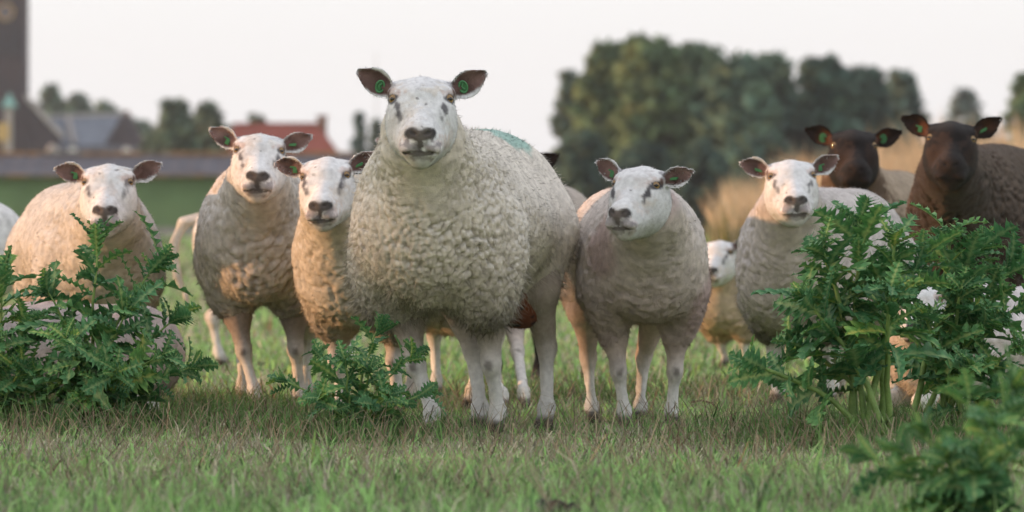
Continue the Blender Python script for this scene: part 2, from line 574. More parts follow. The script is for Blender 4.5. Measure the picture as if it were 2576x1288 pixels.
def head_prims(tf, hs, ear_l, ear_r):
    """tf maps head space -> sheep space. head space: origin between the eyes, -y forward, z up, metres for a big ram"""
    Rm, t = tf
    P_ = lambda p: Rm @ (np.array(p, float) * hs) + t
    out = []
    c = lambda a, b, r1, r2, k=0.03, sub=False: out.append(cone(P_(a), P_(b), r1 * hs, r2 * hs, k * hs, sub))
    e = lambda p, r, k=0.03, Q=None, sub=False: out.append(ell(P_(p), np.array(r) * hs, k * hs, Rm if Q is None else Rm @ Q, sub))
    e((0, 0.050, -0.010), (0.082, 0.105, 0.058), 0.03)                   # cranium
    c((0, 0.015, -0.006), (0, -0.120, -0.085), 0.052, 0.037, 0.035)        # forehead to nose
    e((0, -0.006, 0.010), (0.070, 0.06, 0.030), 0.03)                     # broad forehead
    c((-0.053, 0.028, 0.024), (0.053, 0.028, 0.024), 0.027, 0.027, 0.02)  # flat, wide top of the head
    e((0, 0.055, 0.046), (0.030, 0.03, 0.016), 0.016)                     # tuft
    e((0, -0.124, -0.112), (0.052, 0.046, 0.046), 0.028)                   # muzzle
    e((0, -0.150, -0.096), (0.034, 0.028, 0.026), 0.02)                   # nose end
    for s in (-1, 1):
        c((s * 0.047, 0.055, -0.065), (s * 0.030, -0.085, -0.120), 0.046, 0.034, 0.04)   # cheek
        e((s * 0.042, 0.015, -0.098), (0.047, 0.085, 0.055), 0.03)        # jaw angle
        e((s * 0.050, -0.01, -0.045), (0.040, 0.07, 0.05), 0.035)
        e((s * 0.066, 0.002, 0.016), (0.024, 0.032, 0.018), 0.018)        # brow
        e((s * 0.030, -0.136, -0.136), (0.027, 0.032, 0.021), 0.014)      # upper lip
    c((0, 0.03, -0.125), (0, -0.110, -0.160), 0.055, 0.030, 0.035)         # lower jaw, chin
    for s in (-1, 1):
        # ear
        ear_up = ear_l if s < 0 else ear_r
        u = np.array([s * math.cos(ear_up), 0.0, math.sin(ear_up)])
        w = np.array([s * 0.12, -1.0, -0.22]); w -= u * (u @ w); w /= np.linalg.norm(w)
        v = np.cross(w, u)
        Q = np.stack([u, v, w], 1)
        b = np.array([s * 0.078, 0.040, 0.022])
        c((s * 0.058, 0.045, 0.012), b + u * 0.022, 0.026, 0.017, 0.02)
        out.append(Prim('sheet', 0.010 * hs, False, b=P_(b), Q=Rm @ Q, L=0.110 * hs, W=0.0335 * hs, th=0.0046 * hs))
        # eye opening
        e((s * 0.091, -0.037, -0.001), (0.022, 0.021, 0.0092), 0.006, np.array(Matrix.Rotation(s * -0.5, 3, 'Z') @ Matrix.Rotation(s * 0.25, 3, 'Y')), True)
        # nostril and mouth corner
        e((s * 0.021, -0.181, -0.094), (0.0135, 0.015, 0.0055), 0.005, np.array(Matrix.Rotation(s * -0.5, 3, 'Y')), True)
    c((-0.001, -0.183, -0.107), (0.001, -0.176, -0.139), 0.0035, 0.003, 0.006, True)     # groove under the nose
    for s in (-1, 1):
        c((0, -0.178, -0.146), (s * 0.040, -0.150, -0.148), 0.0036, 0.003, 0.006, True)  # mouth line
        c((s * 0.040, -0.150, -0.148), (s * 0.058, -0.110, -0.138), 0.003, 0.002, 0.006, True)
    return out


def sheep(label, group, pos, yaw, S, eye, head=(0, 0, 0), hs=0.85, ear=(0.36, 0.36), fat=1.0, low=0.0, feet=None, lying=False,
          wool=(0.56, 0.49, 0.40), back=None, face='white', marks=1.0, legs_col=(0.36, 0.30, 0.25), dirt=0.5, curl=(0.024, 0.009), thick=0.02,
          tags=('flag', 'strip'), quality=1.0, seed=1, tail=False, pouch=False, paint=None, mark_tint=(0.10, 0.095, 0.105), neck_f=1.0,
          hairy=1.0, pinkish=0.0, high=0.0, hem=0.0, fq=None, fib=1.0):
    r = np.random.default_rng(seed)
    name = 'sheep'
    root = empty(name, (pos[0], pos[1], 0), -yaw)
    tag(root, label, 'sheep', group)
    root_m = Matrix.Translation((pos[0], pos[1], 0)) @ Matrix.Rotation(-yaw, 4, 'Z')
    inv = root_m.inverted()
    el = np.array(inv @ Vector(eye))
    Rh = np.array(Matrix.Rotation(yaw, 3, 'Z')) @ rot3(head[0], head[1], head[2])   # head angles are given in world terms
    tf = (Rh, el)
    H = lambda p: Rh @ (np.array(p, float) * hs) + el
    dz = -0.27 * S if lying else -low * S
    T = lambda x, y, z: (x * S * (fat if abs(x) else 1), y * S, z * S + dz)
    def torso(g):
        o = []
        w = fat
        o.append(ell(T(0, -0.02, 0.572), ((0.212 * w) * S + g, 0.22 * S + g, 0.160 * S + g), 0.05))
        o.append(ell(T(0, 0.02, 0.672), ((0.115 * w) * S + g, 0.20 * S + g, 0.150 * S + g), 0.10))
        o.append(ell(T(0, 0.26, 0.575), ((0.240 * w) * S + g, 0.37 * S + g, 0.174 * S + g), 0.08))
        o.append(ell(T(0, 0.27, 0.672), ((0.145 * w) * S + g, 0.36 * S + g, 0.155 * S + g), 0.10))
        o.append(ell(T(0, 0.52, 0.60), ((0.205 * w) * S + g, 0.21 * S + g, 0.215 * S + g), 0.08))
        o.append(ell(T(0, -0.15, 0.560), ((0.175 * w) * S + g, 0.14 * S + g, 0.165 * S + g), 0.07))
        for s in (-1, 1):
            o.append(ell(T(s * 0.150, -0.02, 0.495 - hem), (0.074 * S + g, 0.115 * S + g, 0.150 * S + g), 0.06))   # shoulders
        nb = np.array(T(0, -0.10, 0.66 + high))
        ne = H((0, 0.125, -0.105))
        o.append(cone(nb, ne, 0.150 * S * neck_f + g, 0.088 * hs + g, 0.08))
        nb2 = np.array(T(0, -0.17, 0.56))
        o.append(cone(nb2, H((0, 0.085, -0.105)), 0.125 * S * neck_f + g * 0.9, 0.066 * hs + min(g, 0.004), 0.06))
        return o
    prims = torso(-0.012)
    # legs
    ft = {'fl': (-0.095, 0.0), 'fr': (0.095, 0.0), 'hl': (-0.11, 0.60), 'hr': (0.11, 0.60)}
    if feet:
        for k, v in feet.items():
            q = inv @ Vector((v[0], v[1], 0)); ft[k] = (q[0] / S, q[1] / S)
    knees = []
    if not lying:
        for k in ('fl', 'fr'):
            fx, fy = ft[k]; s = -1 if k == 'fl' else 1
            top = np.array([s * 0.145 * S * fat, 0.0, 0.47 * S + dz]); foot = np.array([fx * S, fy * S, 0.0])
            kn = top * 0.40 + foot * 0.60; kn[2] = 0.20 * S + dz * 0.3; kn[1] -= 0.012 * S
            fet = foot + np.array([0, 0.012 * S, 0.062 * S])
            mid = kn + (top - kn) * 0.45
            prims += [cone(top, mid, 0.080 * S, 0.045 * S, 0.05), cone(mid, kn + (top - kn) * 0.10, 0.046 * S, 0.029 * S, 0.03), ell(kn + np.array([0, -0.004 * S, 0]), (0.0300 * S, 0.033 * S, 0.036 * S), 0.012),
                      cone(kn, fet, 0.0215 * S, 0.0195 * S, 0.018), cone(kn + np.array([0, 0.012 * S, -0.03 * S]), fet + np.array([0, 0.012 * S, 0]), 0.012 * S, 0.012 * S, 0.012), ell(fet, (0.0275 * S, 0.031 * S, 0.027 * S), 0.014),
                      cone(fet + np.array([0, -0.012 * S, -0.02 * S]), foot + np.array([0, -0.020 * S, 0.012]), 0.0235 * S, 0.030 * S, 0.012)]
            prims.append(ell(foot + np.array([0, -0.055 * S, 0.012]), (0.0035 * S, 0.03 * S, 0.035 * S), 0.006, sub=True))
            knees.append(kn)
        for k in ('hl', 'hr'):
            fx, fy = ft[k]; s = -1 if k == 'hl' else 1
            hip = np.array([s * 0.12 * S * min(1, fat * 1.1), 0.51 * S, 0.54 * S + dz]); foot = np.array([fx * S, fy * S, 0.0])
            stif = np.array([s * 0.15 * S * 0.6 + foot[0] * 0.4, 0.42 * S, 0.41 * S + dz])
            hock = np.array([stif[0] * 0.35 + foot[0] * 0.65, foot[1] + 0.045 * S, 0.235 * S + dz * 0.3])
            fet = foot + np.array([0, 0.014 * S, 0.062 * S])
            prims += [cone(hip, stif, 0.11 * S, 0.072 * S, 0.04), cone(stif, hock, 0.060 * S, 0.027 * S, 0.03),
                      ell(hock, (0.0255 * S, 0.038 * S, 0.042 * S), 0.014), cone(hock, fet, 0.0225 * S, 0.020 * S, 0.018),
                      ell(fet, (0.0275 * S, 0.031 * S, 0.027 * S), 0.014),
                      cone(fet + np.array([0, -0.012 * S, -0.02 * S]), foot + np.array([0, -0.020 * S, 0.012]), 0.0235 * S, 0.030 * S, 0.012)]
            prims.append(ell(foot + np.array([0, -0.055 * S, 0.012]), (0.0035 * S, 0.03 * S, 0.035 * S), 0.006, sub=True))
    else:
        for s in (-1, 1):
            a = np.array([s * 0.15 * S, -0.02 * S, 0.10]); b = np.array([s * 0.14 * S, -0.27 * S, 0.05]); c_ = np.array([s * 0.13 * S, -0.05 * S, 0.035])
            prims += [cone(a, b, 0.07 * S, 0.036 * S, 0.03), cone(b, c_, 0.034 * S, 0.028 * S, 0.02)]
            a = np.array([s * 0.16 * S, 0.52 * S, 0.14]); b = np.array([s * 0.22 * S, 0.34 * S, 0.10]); c_ = np.array([s * 0.24 * S, 0.60 * S, 0.04])
            prims += [cone(a, b, 0.11 * S, 0.08 * S, 0.03), cone(b, c_, 0.06 * S, 0.03 * S, 0.02), cone(c_, c_ + np.array([0, -0.2 * S, 0]), 0.028 * S, 0.028 * S, 0.02)]
    if tail:
        tb = np.array(T(0, 0.71, 0.70))
        tp = [tb, tb + [0.0, 0.07 * S, -0.02 * S], tb + [0.005, 0.115 * S, -0.12 * S], tb + [0.0, 0.10 * S, -0.27 * S], tb + [-0.0, 0.045 * S, -0.40 * S]]
        for i in range(4): prims.append(cone(tp[i], tp[i + 1], (0.027 - 0.003 * i) * S, (0.024 - 0.003 * i) * S, 0.02))
    hp = head_prims(tf, hs, *ear)
    hb0 = np.min([p.bbox()[0] for p in hp], 0) + 0.03; hb1 = np.max([p.bbox()[1] for p in hp], 0) - 0.03
    prims += hp
    fh = 0.0051 / quality
    fine = [[(hb0[i], hb1[i], fh)] for i in range(3)]
    fine[2].append((-0.05, 0.34 * S, 0.011 / quality))
    V, Q = polygonize(prims, fine, 0.024)
    V[:, 2] = np.maximum(V[:, 2], -0.02)
    # ---- hide colour
    ph = ((V - el) @ Rh) / hs
    hm = sstep(0.20, 0.12, np.abs(ph[:, 1] + 0.03)) * sstep(0.26, 0.2, np.linalg.norm(ph, axis=1))
    nz1 = vnoise(V * 90, seed); nz2 = vnoise(V * 22, seed + 3); nz3 = vnoise(V * 300, seed + 5)
    white = np.array((0.76, 0.76, 0.765)) if face == 'white' else np.array((0.017, 0.0135, 0.013))
    C = np.tile(np.array(legs_col), (len(V), 1))
    lower = sstep(0.30 * S, 0.12 * S, V[:, 2])[:, None]
    pale = np.array((0.70, 0.685, 0.655)) if face == 'white' else np.array((0.03, 0.023, 0.02))
    C = C * (1 - lower) + pale * lower
    C *= (1 + 0.18 * nz2 + 0.08 * nz1)[:, None]
    for kn in knees:                                   # bare dark knee patch
        q = (V - kn - np.array([0, -0.03 * S, -0.006 * S])) / np.array([0.013 * S, 0.022 * S, 0.017 * S])
        m = 0.75 * sstep(1.25, 0.5, np.linalg.norm(q, axis=1) + 0.2 * nz1)[:, None]
        C = C * (1 - m) + np.array((0.13, 0.11, 0.10)) * m
    hoof = sstep(0.045, 0.03, V[:, 2])[:, None] if not lying else np.zeros((len(V), 1))
    C = C * (1 - hoof) + np.array((0.10, 0.085, 0.07)) * hoof
    Hc = np.tile(white, (len(V), 1)) * (1 + 0.05 * nz2 + 0.03 * nz1)[:, None]
    def patch(Hc, c, rad, col, amt, noise=0.25, soft=(1.15, 0.75)):
        q = (ph - np.array(c)) / np.array(rad)
        m = min(amt, 0.97) * sstep(soft[0], soft[1], np.linalg.norm(q, axis=1) + noise * nz1 + 0.25 * noise * nz3)[:, None]
        return Hc * (1 - m) + np.array(col) * m
    dark = np.array(mark_tint)
    rf = random.Random(seed * 7 + 1)
    if face == 'white':
        for _ in range(9):
            cx_, cz_ = rf.uniform(-0.08, 0.08), rf.uniform(-0.15, 0.05)
            Hc = patch(Hc, (cx_, -0.06, cz_), (rf.uniform(0.012, 0.04), 0.14, rf.uniform(0.012, 0.04)), rf.choice([(0.62, 0.50, 0.42), (0.66, 0.58, 0.47), (0.52, 0.50, 0.50)]), rf.uniform(0.15, 0.5), 0.9, (1.4, 0.2))
        for _ in range(4):
            Hc = patch(Hc, (rf.uniform(-0.07, 0.07), -0.05, rf.uniform(-0.09, 0.045)), (0.0045, 0.14, 0.0035), (0.12, 0.11, 0.11), 0.7, 0.3)
        for s in (-1, 1):
            Hc = patch(Hc, (s * 0.076, -0.03, 0.013), (0.028, 0.05, 0.014), (0.55, 0.40, 0.36), 0.5, 0.5)
            Hc = patch(Hc, (s * 0.040, -0.15, -0.14), (0.03, 0.04, 0.03), (0.60, 0.45, 0.43), 0.35, 0.8)
    if face == 'white':
        for s in (-1, 1):
            Hc = patch(Hc, (s * 0.078, -0.03, -0.001), (0.024, 0.04, 0.015), dark * 0.7, 0.9 * marks, 0.2)
            Hc = patch(Hc, (s * 0.064, -0.055, -0.030), (0.010, 0.04, 0.021), dark, 0.9 * marks, 0.5, (1.3, 0.5))
            Hc = patch(Hc, (s * 0.056, -0.065, -0.050), (0.007, 0.04, 0.018), dark, 0.75 * marks, 0.6, (1.4, 0.4))
            Hc = patch(Hc, (s * 0.080, 0.02, 0.030), (0.018, 0.03, 0.02), (0.25, 0.24, 0.26), 0.6 * marks, 0.5)
            Hc = patch(Hc, (s * 0.024, -0.175, -0.096), (0.0235, 0.045, 0.0175), (0.013, 0.013, 0.016), 0.98, 0.12)
            Hc = patch(Hc, (s * 0.022, -0.165, -0.132), (0.030, 0.03, 0.018), (0.12, 0.12, 0.14), 0.62, 1.0)
        Hc = patch(Hc, (0, -0.178, -0.103), (0.028, 0.035, 0.0165), (0.018, 0.018, 0.022), 0.97, 0.12)
        Hc = patch(Hc, (0, -0.178, -0.121), (0.009, 0.035, 0.026), (0.03, 0.03, 0.036), 0.95, 0.25)
        Hc = patch(Hc, (0, -0.165, -0.150), (0.046, 0.05, 0.0085), (0.03, 0.028, 0.034), 0.95, 0.3)
        Hc = patch(Hc, (0, -0.145, -0.160), (0.035, 0.035, 0.010), (0.2, 0.19, 0.2), 0.6, 0.5)
    else:
        brown = (0.060, 0.036, 0.026)
        Hc = patch(Hc, (-0.035, -0.06, -0.06), (0.05, 0.1, 0.07), brown, 0.6, 0.5)
        Hc = patch(Hc, (0.06, -0.03, -0.05), (0.04, 0.08, 0.06), brown, 0.4, 0.5)
        for s in (-1, 1):
            Hc = patch(Hc, (s * 0.024, -0.175, -0.096), (0.02, 0.03, 0.012), (0.012, 0.011, 0.012), 0.9, 0.15)
        Hc = patch(Hc, (0, -0.165, -0.150), (0.045, 0.04, 0.008), (0.010, 0.009, 0.010), 0.9, 0.3)
    ears_c = []
    for s in (-1, 1):                                  # ear lining
        ea = ear[0] if s < 0 else ear[1]
        u = np.array([s * math.cos(ea), 0.0, math.sin(ea)])
        w = np.array([s * 0.12, -1.0, -0.22]); w -= u * (u @ w); w /= np.linalg.norm(w)
        v = np.cross(w, u)
        b = np.array([s * 0.078, 0.040, 0.022])
        q = ph - (b + u * 0.055)
        qu, qv, qw = q @ u / 0.053, q @ v / 0.0295, q @ w
        nw = (vnormals(V, Q) @ Rh) @ w
        m = sstep(1.10, 0.92, np.sqrt(qu ** 2 + qv ** 2) + 0.06 * nz1) * sstep(0.05, 0.35, nw) * sstep(0.03, 0.045, np.abs(ph[:, 0]) - 0.04)
        lin = np.array((0.30, 0.19, 0.17)) if face == 'white' else np.array((0.035, 0.022, 0.018))
        lin2 = np.array((0.14, 0.085, 0.075)) if face == 'white' else np.array((0.10, 0.04, 0.02))
        t = sstep(-0.4, 0.7, nz2 + (0.5 if face == 'white' else -0.35) - qu * 0.8)[:, None]
        cc = lin * (1 - t) + lin2 * t
        Hc = Hc * (1 - m[:, None]) + cc * m[:, None]
        ears_c.append((b, u, v, w))
    C = C * (1 - hm[:, None]) + Hc * hm[:, None]
    C = np.clip(C, 0.005, 0.9)
    Nn = vnormals(V, Q)
    # keep the hair off eyes and mouth
    dens = 0.15 + 1.2 * hm + 0.5 * sstep(0.34 * S, 0.25 * S, V[:, 2])
    for s in (-1, 1):
        q = (ph - np.array((s * 0.083, -0.032, -0.001))) / np.array((0.024, 0.03, 0.014))
        dens *= sstep(0.8, 1.2, np.linalg.norm(q, axis=1))
    dens *= sstep(0.030, 0.05, np.linalg.norm((ph - np.array((0, -0.18, -0.11))) * np.array((0.9, 1, 1)), axis=1))
    dens *= 1 - hoof[:, 0]
    nf = int(13000 * hairy * quality)
    FV, FF, FN, FC = fibres(V, Q, Nn, C, nf, dens, 0.0085, 0.0007, 0.9, r, 0.45, 0.9)
    n0 = len(V)
    me = np_mesh('body', np.concatenate([V, FV]), [Q, FF + n0], np.concatenate([C, FC]), np.concatenate([Nn, FN]))
    link('body', me, M['hide'], root)
    # ---- fleece
    fp = torso(thick)
    for s in (-1, 1):                                  # wool over the thighs
        if not lying: fp.append(cone((s * 0.12 * S * fat, 0.52 * S, 0.56 * S + dz), (s * 0.13 * S * fat, 0.46 * S, 0.45 * S + dz), 0.125 * S + thick, 0.10 * S + thick * 0.6, 0.05))
    if not lying:
        for k in ('fl', 'fr'):                         # the coat runs down over the upper foreleg
            s = -1 if k == 'fl' else 1
            top = np.array([s * 0.150 * S * fat, -0.01, 0.47 * S + dz]); foot = np.array([ft[k][0] * S, ft[k][1] * S, 0.0])
            low_ = top + (foot - top) * (0.24 if thick > 0.015 else 0.32)
            fp.append(cone(top, low_, 0.082 * S + thick * 0.6, 0.052 * S + thick * 0.3, 0.05))
    st = 0.0072 / (fq or quality)
    V, Q = polygonize(fp, [[(-9, 9, st)]] * 3, st)
    Nn = vnormals(V, Q)
    ph = ((V - el) @ Rh) / hs
    hd = np.linalg.norm(ph - np.array((0, 0.05, -0.04)), axis=1)
    warp = np.stack([vnoise(V * 26, seed + i) for i in (11, 12, 13)], 1) * 0.45
    big = vnoise(V * 7, seed + 21)
    front = sstep(0.30 * S, -0.05 * S, V[:, 1])        # chest and neck wool is the curliest
    bottom = sstep(0.62 * S + dz, 0.36 * S + dz, V[:, 2])
    side = sstep(0.35, 0.85, np.abs(Nn[:, 0]) + 0.25 * sstep(0.0, 0.3, V[:, 1])) * (1 - 0.75 * front) + sstep(0.3, 0.8, Nn[:, 2]) * (1 - front)
    side = np.clip(side, 0, 1)
    slow = np.stack([vnoise(V * 5, seed + i) for i in (31, 32, 33)], 1) * 2.2
    q = V / curl[0]; q[:, 2] *= 1 - 0.30 * side
    f1, f2 = worley(q + warp * 0.8 + slow * 0.6, seed)
    g1, g2 = worley(q / 0.48 + warp * 1.4 + slow, seed + 40)
    if curl[1] < 0.0062: side = side * 0
    patchy = 0.75 + 0.45 * vnoise(V * 11, seed + 35)
    lump = 1.25 * np.sqrt(np.maximum(0.0, 1 - np.minimum(f1 / 0.78, 1) ** 2)) + 0.34 * np.sqrt(np.maximum(0, 1 - np.minimum(g1 / 0.8, 1) ** 2)) - 0.25
    if curl[1] < 0.0062:                               # shorn coat: fine ridged nap instead of curls
        lump = 0.75 + 0.75 * vnoise(V * np.array([75, 75, 110]) + warp * 3, seed + 80) + 0.5 * vnoise(V * 170, seed + 81) + 0.8 * vnoise(np.stack([V[:, 0] * 14, V[:, 1] * 14, V[:, 2] * 34], 1) + warp * 2, seed + 82)
    thr = sstep(0.075, 0.045, np.abs(ph[:, 0]) + 0.02 * big) * sstep(-0.36, -0.26, ph[:, 2]) * sstep(0.16, 0.06, ph[:, 1])   # short wool on the throat
    amp = curl[1] * (0.45 + 0.55 * front + 0.35 * bottom) * sstep(0.10, 0.22, hd) * (1 - 0.85 * thr) * (1 - 0.55 * side) * patchy
    fold = vnoise(np.stack([V[:, 0] * 5, V[:, 1] * 5, V[:, 2] * 16], 1) + warp, seed + 50)
    Vd = V + Nn * (amp * (lump - 0.75) + 0.008 * S * big + 0.006 * S * fold * front)[:, None]
    # ragged hem hanging under the belly
    Nd = vnormals(Vd, Q)
    nz = vnoise(V * 30, seed + 60); nzb = vnoise(V * 9, seed + 61)
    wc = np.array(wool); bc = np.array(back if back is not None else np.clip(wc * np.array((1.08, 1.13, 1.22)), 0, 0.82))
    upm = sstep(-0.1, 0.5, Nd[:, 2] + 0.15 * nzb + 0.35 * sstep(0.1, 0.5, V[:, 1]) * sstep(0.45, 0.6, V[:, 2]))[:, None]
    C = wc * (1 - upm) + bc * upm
    C = C * (1 + 0.10 * nz + 0.08 * nzb + 0.10 * (lump - 0.7))[:, None]
    elb = np.exp(-((np.abs(V[:, 0]) / S / max(fat, 0.6) - 0.17) / 0.07) ** 2) * sstep(0.14, 0.02, np.abs(V[:, 1] / S + 0.04))
    dm = np.clip(dirt * (sstep(0.50 * S + dz, 0.32 * S + dz, V[:, 2] + 0.05 * nzb) * (0.28 + 0.45 * nzb + 0.9 * elb)), 0, 0.88)[:, None]
    C = C * (1 - dm) + np.array((0.11, 0.095, 0.08)) * dm
    if pinkish:
        pm = np.clip(pinkish * (sstep(0.1, 0.6, vnoise(V * 6, seed + 70)) * front + 0.6 * bottom), 0, 0.8)[:, None]
        C = C * (1 - pm) + np.array((0.42, 0.29, 0.27)) * pm
    if paint is not None:
        pc, prad, pcol = paint
        m = 0.85 * sstep(1.1, 0.6, np.linalg.norm((V - np.array(pc) * S) / np.array(prad), axis=1) + 0.3 * nz)[:, None]
        C = C * (1 - m) + np.array(pcol) * m
    C = np.clip(C, 0.006, 0.85)
    dens = (0.7 + 0.6 * bottom) * sstep(0.08, 0.16, hd) * (1 - 0.6 * thr)
    lv = 1 + (2.0 if thick > 0.025 else 1.0) * bottom * (1 - sstep(0.2, -0.4, Nd[:, 2]) * 0.4)
    FV, FF, FN, FC = fibres(Vd, Q, Nd, C, int(15000 * hairy * quality ), dens, (0.007 + thick * 0.16) * fib, 0.0010, 0.7, r, 0.5, 0.85, lv * (1 - 0.5 * thr))
    n0 = len(Vd)
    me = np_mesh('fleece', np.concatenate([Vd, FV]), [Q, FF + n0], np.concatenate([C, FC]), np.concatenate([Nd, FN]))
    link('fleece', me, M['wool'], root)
    # ---- eyes and ear tags
    for s in (-1, 1):
        o = link('eye', eye_mesh('e'), None, root)
        Q3 = Matrix([list(x) for x in Rh]) @ Matrix.Rotation(s * 0.62, 3, 'Z')
        o.matrix_basis = Matrix.Translation(H((s * 0.0712, -0.0255, -0.001))) @ Q3.to_4x4() @ Matrix.Scale(0.0158 * hs, 4)
    for s, kind, (b, u, v, w) in zip((-1, 1), tags, ears_c):
        if not kind: continue
        o = link('ear_tag', tag_mesh(kind), None, root)
        px = u * s; pz = v if v[2] > 0 else -v; py = -w
        Q3 = Matrix(np.stack([px, py, pz], 1).tolist())
        Q3 = Matrix([list(x) for x in Rh]) @ Q3 @ Matrix.Rotation(s * r.uniform(0.0, 0.35), 3, 'Y')
        o.matrix_basis = Matrix.Translation(H(b + u * (0.032 if kind != 'button' else 0.036) + w * 0.010 - (pz * 0.004))) @ Q3.to_4x4() @ Matrix.Scale(hs * 0.88, 4)
    if pouch:
        pp = [ell(T(0.10, 0.42, 0.385), (0.095 * S, 0.10 * S, 0.085 * S), 0.03), ell(T(0.14, 0.43, 0.35), (0.055 * S, 0.06 * S, 0.06 * S), 0.03),
              ell(T(0.03, 0.43, 0.36), (0.05 * S, 0.06 * S, 0.055 * S), 0.03)]
        V, Q = polygonize(pp, [[], [], []], 0.008)
        n1 = vnoise(V * 50, 3); n2 = vnoise(V * 14, 4)
        C = np.array((0.20, 0.062, 0.028)) * (1 + 0.35 * n2)[:, None]
        m = sstep(0.35, 0.6, n1)[:, None]
        C = np.clip(C * (1 - m) + np.array((0.02, 0.015, 0.012)) * m, 0.005, 1)
        Nn = vnormals(V, Q)
        V = V + Nn * (0.003 * n1)[:, None]
        FV, FF, FN, FC = fibres(V, Q, Nn, C, 2500, np.ones(len(V)), 0.009, 0.0009, 0.6, r)
        me = np_mesh('belly_pouch', np.concatenate([V, FV]), [Q, FF + len(V)], np.concatenate([C, FC]), np.concatenate([Nn, FN]))
        o = link('belly_pouch', me, M['hide'], root)
        o['label'] = 'rust coloured hanging pouch under the belly'
    return root


# ------------------------------------------------------------------ the setting: ground
b = MB()
xs = [-700, -60, -12, -6, -3, 0, 3, 6, 12, 60, 700]; ys = [-60, 6, 9, 12, 15, 18, 22, 28, 40, 80, 300, 1900]
vv = [(x, y, 0) for y in ys for x in xs]; nx = len(xs)
b.add(vv, [(j * nx + i, j * nx + i + 1, (j + 1) * nx + i + 1, (j + 1) * nx + i) for j in range(len(ys) - 1) for i in range(nx - 1)])
g = b.build('ground', M['ground'])
tag(g, 'grazed green pasture running back to the village', 'ground', kind='structure')


# ------------------------------------------------------------------ the village far behind
def px_poly(pts, Y):
    return [(W(x, y, Y)[0], W(x, y, Y)[2]) for x, y in pts]


def wall_piece(name, pts, Y, depth, mat, root):
    """an upright solid piece: outline read off at distance Y, pushed back by depth"""
    m = MB(); m.prism(px_poly(pts, Y), (Y, Y + depth))
    return m.build(name, mat, root, origin=root.location)


